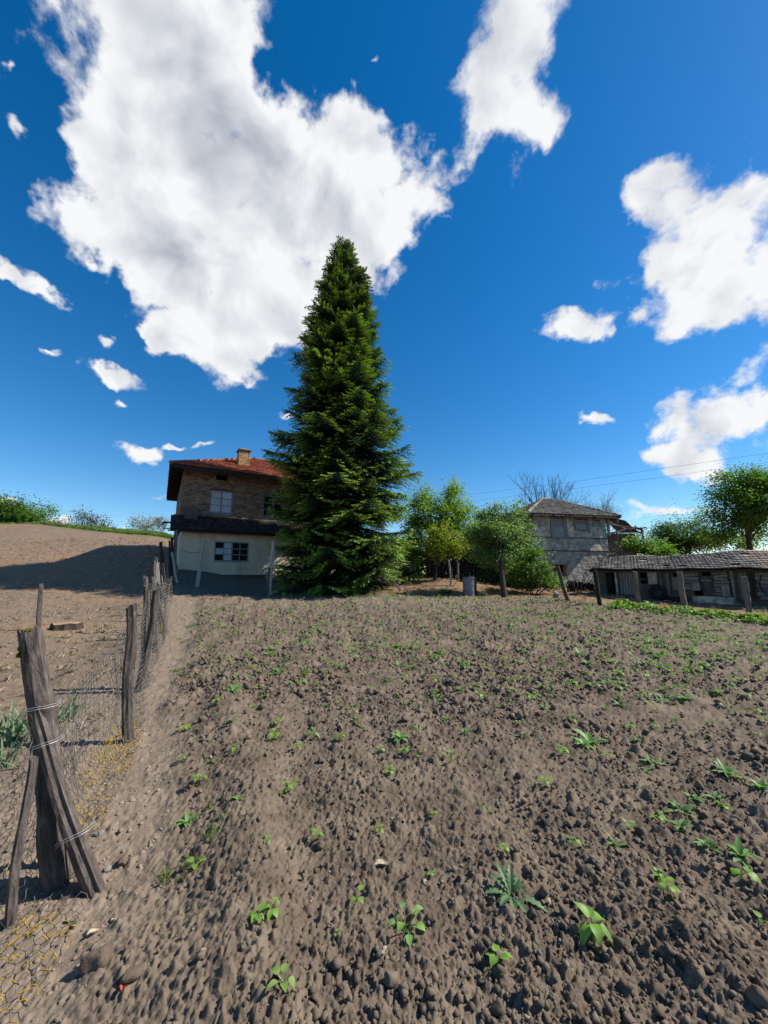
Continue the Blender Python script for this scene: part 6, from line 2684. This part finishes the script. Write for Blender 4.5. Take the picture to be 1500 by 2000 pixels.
WN = [(1205, 1664, 36, 'narrow leaved weed tuft below the flat shiny bean leaf'), (1384, 1664, 40, 'pale weed tuft right of the lower right seedlings'),
      (1450, 1694, 44, 'spiky weed tuft just above the broad leaved bean'), (1330, 1592, 42, 'wide weed tuft right of centre on the right side'),
      (1330, 1622, 34, 'weed tuft below the wide one on the right'), (1360, 1566, 32, 'bright weed tuft above the wide one on the right'),
      (1396, 1560, 36, 'weed tuft right of the bright one'), (1490, 1556, 40, 'weed tuft touching the right edge of the picture'),
      (1422, 1524, 46, 'spreading pale weed with long leaves near the right edge'), (1272, 1492, 36, 'weed behind the pale upright bean on the right'),
      (1258, 1508, 34, 'dark green weed before its pale neighbour on the right'), (1152, 1452, 62, 'large clump of pale weed leaves in the right middle'),
      (1140, 1462, 44, 'lower part clump of weed under the large pale one'), (952, 1590, 34, 'upright weed in the middle right of the bean sprout'),
      (366, 1612, 42, 'flat leafy weed at the left edge of the bed'), (462, 1600, 28, 'grey green weed right of the flat leafy one'),
      (782, 1450, 42, 'dark weed tuft in mid field left of centre'), (910, 1436, 28, 'upright weed with pale leaves in mid field'),
      (1133, 1284, 36, 'dark dense weed tuft in the upper right of the field'), (1146, 1302, 30, 'grey weed tuft below the dense one'),
      (455, 1368, 40, 'dark bushy weed at the upper left of the field'), (1235, 1282, 24, 'weed tuft right of the dense one in the upper field')]
for k, (px, py, s, lb) in enumerate(WN):
    q = ground_pt(px, py)
    n = 14 if s > 38 else 9
    root = empty('weed', q, random.uniform(0, 6), lb, 'weed', GS_WEED)
    sc = s / FOC * (q - Vector((0, 0, EYE))).length / .19
    for j in range(n):
        lf = MB()
        r = random.Random(k * 50 + j)
        leaf_strip(lf, (0, 0, 0), j * 2.4, r.uniform(.3, 1.1), .085 * sc * r.uniform(.7, 1.2), .012 * sc * r.uniform(.8, 1.3), r.uniform(.4, 1.2), False, 6, .3)
        lf.build('leaf', M['weed'], root, True)
    placed.append((q.x, q.y))

def seed_label(isb, me, s, x, y):
    a = x / y
    side = 'by the path edge' if x < float(bed_x(y)) + .8 else ('in the left part' if a < -.25 else ('in the middle part' if a < .2 else ('in the right part' if a < .6 else 'at the far right')))
    dist = 'of the near field' if y < 4.2 else ('of the middle field' if y < 7.5 else 'of the far field')
    if isb:
        sz = 'tiny' if s < .55 else ('small' if s < .8 else 'larger')
        cl = 'pale' if me.materials[0] == M['bean_pale'] else 'bright green'
        return '%s %s bean seedling %s %s' % (sz, cl, side, dist)
    sz = 'tiny' if s < .45 else ('small' if s < .7 else ('medium' if s < 1 else 'large'))
    n = len(me.polygons) // 12
    return '%s %s weed rosette %s %s' % (sz, 'many leaved' if n > 9 else ('sparse' if n < 7 else 'narrow leaved'), side, dist)


BN = [(690, 1402), (775, 1367), (540, 1428), (455, 1432), (458, 1482), (360, 1428), (355, 1492), (560, 1562), (580, 1472), (610, 1448), (665, 1457), (760, 1517), (1010, 1422), (955, 1372),
      (885, 1327), (1065, 1392), (1000, 1342), (935, 1372), (1185, 1492), (1415, 1582), (1336, 1347), (880, 1492), (1440, 1402), (1460, 1370), (385, 1542), (640, 1330), (850, 1345), (990, 1315),
      (535, 1455), (1100, 1480), (1480, 1450), (1395, 1420), (1230, 1430), (1280, 1425)]
for k, (px, py) in enumerate(BN):
    q = ground_pt(px, py)
    s = random.uniform(.6, 1.0)
    put(BEAN_ME[k % 9], 'bean_seedling', seed_label(True, BEAN_ME[k % 9], s, q.x, q.y), 'seedling', GS_BEAN, q, s, random.uniform(0, 6))
# the rest of the field; rows run away from the camera, more and more weeds to the right
cand = []
tries = 0
while len(cand) < 2300 and tries < 200000:
    tries += 1
    y = 2.6 + 15.5 * random.random() ** .8
    x = random.uniform(-1.1, 1.1) * y
    if x < float(bed_x(y)) + .2 or y > float(bed_far(x)) - .3:
        continue
    if y < 4.5 and random.random() < .66:
        continue
    ang = x / y
    w = .30 + .70 * float(sstep(-.35, .5, ang))
    if random.random() > w * (.55 + 1.3 * max(-.3, float(fbm(np.array([x * .6]), np.array([y * .6]), 3, 404)[0]))):
        continue
    if any((x - a) ** 2 + (y - b) ** 2 < .05 for a, b in placed[:90]):
        continue
    cand.append((y, x, random.random() < .42 if ang > -.1 else random.random() < .35))
cand.sort()
lim = {True: 300 - len(NEAR) - len(BN) - 2, False: 300 - len(WN)}
cnt = {True: 0, False: 0}
late = {True: MB(), False: MB()}
for (y, x, isb) in cand:
    z = G(x, y) - .004
    if isb:
        me, s = random.choice(BEAN_ME), random.uniform(.45, .95) * (1.0 if y < 5.5 else 1.15)
    else:
        me, s = random.choice(WEED_ME), random.choice((.4, .55, .7, .95, 1.35))
    if cnt[isb] < lim[isb]:
        cnt[isb] += 1
        lb = seed_label(isb, me, s, x, y)
        if isb:
            put(me, 'bean_seedling', lb, 'seedling', GS_BEAN, (x, y, z), s, random.uniform(0, 6))
        else:
            put(me, 'weed', lb, 'weed', GS_WEED, (x, y, z), s, random.uniform(0, 6))
    else:
        mw = Matrix.Translation((x, y, z)) @ Matrix.Rotation(random.uniform(0, 6), 4, 'Z') @ Matrix.Scale(s, 4)
        late[isb].add([mw @ v.co for v in me.vertices], [tuple(p.vertices) for p in me.polygons])
if late[True].v:
    tag(late[True].build('farther_seedlings', M['bean'], None, True), 'farther bean seedlings over the tilled field', kind='stuff')
if late[False].v:
    tag(late[False].build('farther_weeds', M['weed'], None, True), 'farther weeds over the tilled field', kind='stuff')

# the row of leafy potato plants along the right edge
POT = []
for i in range(4):
    mb = MB()
    r = random.Random(700 + i)
    for k in range(46):
        az = r.uniform(0, 2 * PI)
        d = r.uniform(0, .22)
        h = .20 * (1 - (d / .27) ** 2) * r.uniform(.4, 1.15)
        leaf_strip(mb, (math.cos(az) * d, math.sin(az) * d, h), r.uniform(0, 6.28), r.uniform(-.2, .7), r.uniform(.08, .13), r.uniform(.028, .042), r.uniform(.6, 1.5), True, 4)
    POT.append(mesh_of(mb, 'potato_plant', M['leaf_light'] if i % 2 else M['bean']))
k = 0
path_px = [(1196, 1190), (1240, 1189), (1300, 1196), (1360, 1202), (1420, 1209), (1475, 1216), (1530, 1224)]
for i in range(52):
    t = i / 51 * (len(path_px) - 1)
    a = min(int(t), len(path_px) - 2)
    f = t - a
    px = path_px[a][0] * (1 - f) + path_px[a + 1][0] * f
    py = path_px[a][1] * (1 - f) + path_px[a + 1][1] * f
    q = gpx(px + random.gauss(0, 2), py + random.gauss(0, 1.2) + (4 if i % 3 == 0 else 0))
    o = link('potato_plant', POT[i % 4])
    o.location = (q.x, q.y, G(q.x, q.y))
    o.rotation_euler = (0, 0, random.uniform(0, 6))
    s = random.uniform(.75, 1.2)
    o.scale = (s, s, s)
    seg = ('at the left end of the row, before the thin dark post' if px < 1248 else 'between the left and the middle concrete post' if px < 1339 else
           'between the middle and the mossy concrete post' if px < 1466 else 'at the right end of the row, past the mossy post')
    tag(o, '%s potato plant %s' % ('bright leafy' if i % 2 else 'fresh green', seg), 'plant', 'potato plants in a row before the shed')

# leek-like blades behind the wire at the far left
def leek(px, py, n, L, label):
    q = gpx(px, py)
    mb = MB()
    r = random.Random(int(px))
    for k in range(n):
        leaf_strip(mb, (r.gauss(0, .05), r.gauss(0, .05), -.01), r.uniform(0, 6.28), r.uniform(.8, 1.45), L * r.uniform(.6, 1.1), .011, r.uniform(.2, 1.3), False, 6, .5)
    o = mb.build('leek_clump', M['leek'], None, True)
    o.location = (q.x, q.y, G(q.x, q.y))
    tag(o, label, 'plant', 'grey green blade leaved clumps behind the wire')


for (px, py, n, L, lb) in ((8, 1440, 26, .34, 'dense grey green clump of blade leaves at the left picture edge'), (28, 1455, 22, .30, 'blade leaved clump between left edge and thick post'),
                           (10, 1500, 18, .30, 'lower blade leaved clump at the left picture edge'), (40, 1425, 16, .26, 'blade leaved clump touching the thick post from behind'),
                           (128, 1408, 18, .25, 'grey green clump of blades just right of the thick post'), (155, 1385, 10, .24, 'thin tuft of tall blades right of the thick post')):
    leek(px, py, n, L, lb)

# fallen sticks behind the wire
for k, (xa, ya, xb, yb, r_, lb) in enumerate(((100, 1330, 150, 1310, .018, 'thin stick on dry ground behind the wire mesh'), (30, 1530, 60, 1515, .012, 'short twig lying behind the wire at far left'),
                                              (270, 1105, 322, 1118, .04, 'long branch lying in the shade beside the broken planks'))):
    a, b = gpx(xa, ya), gpx(xb, yb)
    mb = MB()
    mb.tube([a + Vector((0, 0, .02)), a.lerp(b, .5) + Vector((0, 0, .05)), b + Vector((0, 0, .02))], [r_, r_ * .9, r_ * .5], 6)
    tag(mb.build('fallen_stick', M['old_wood']), lb, 'stick')
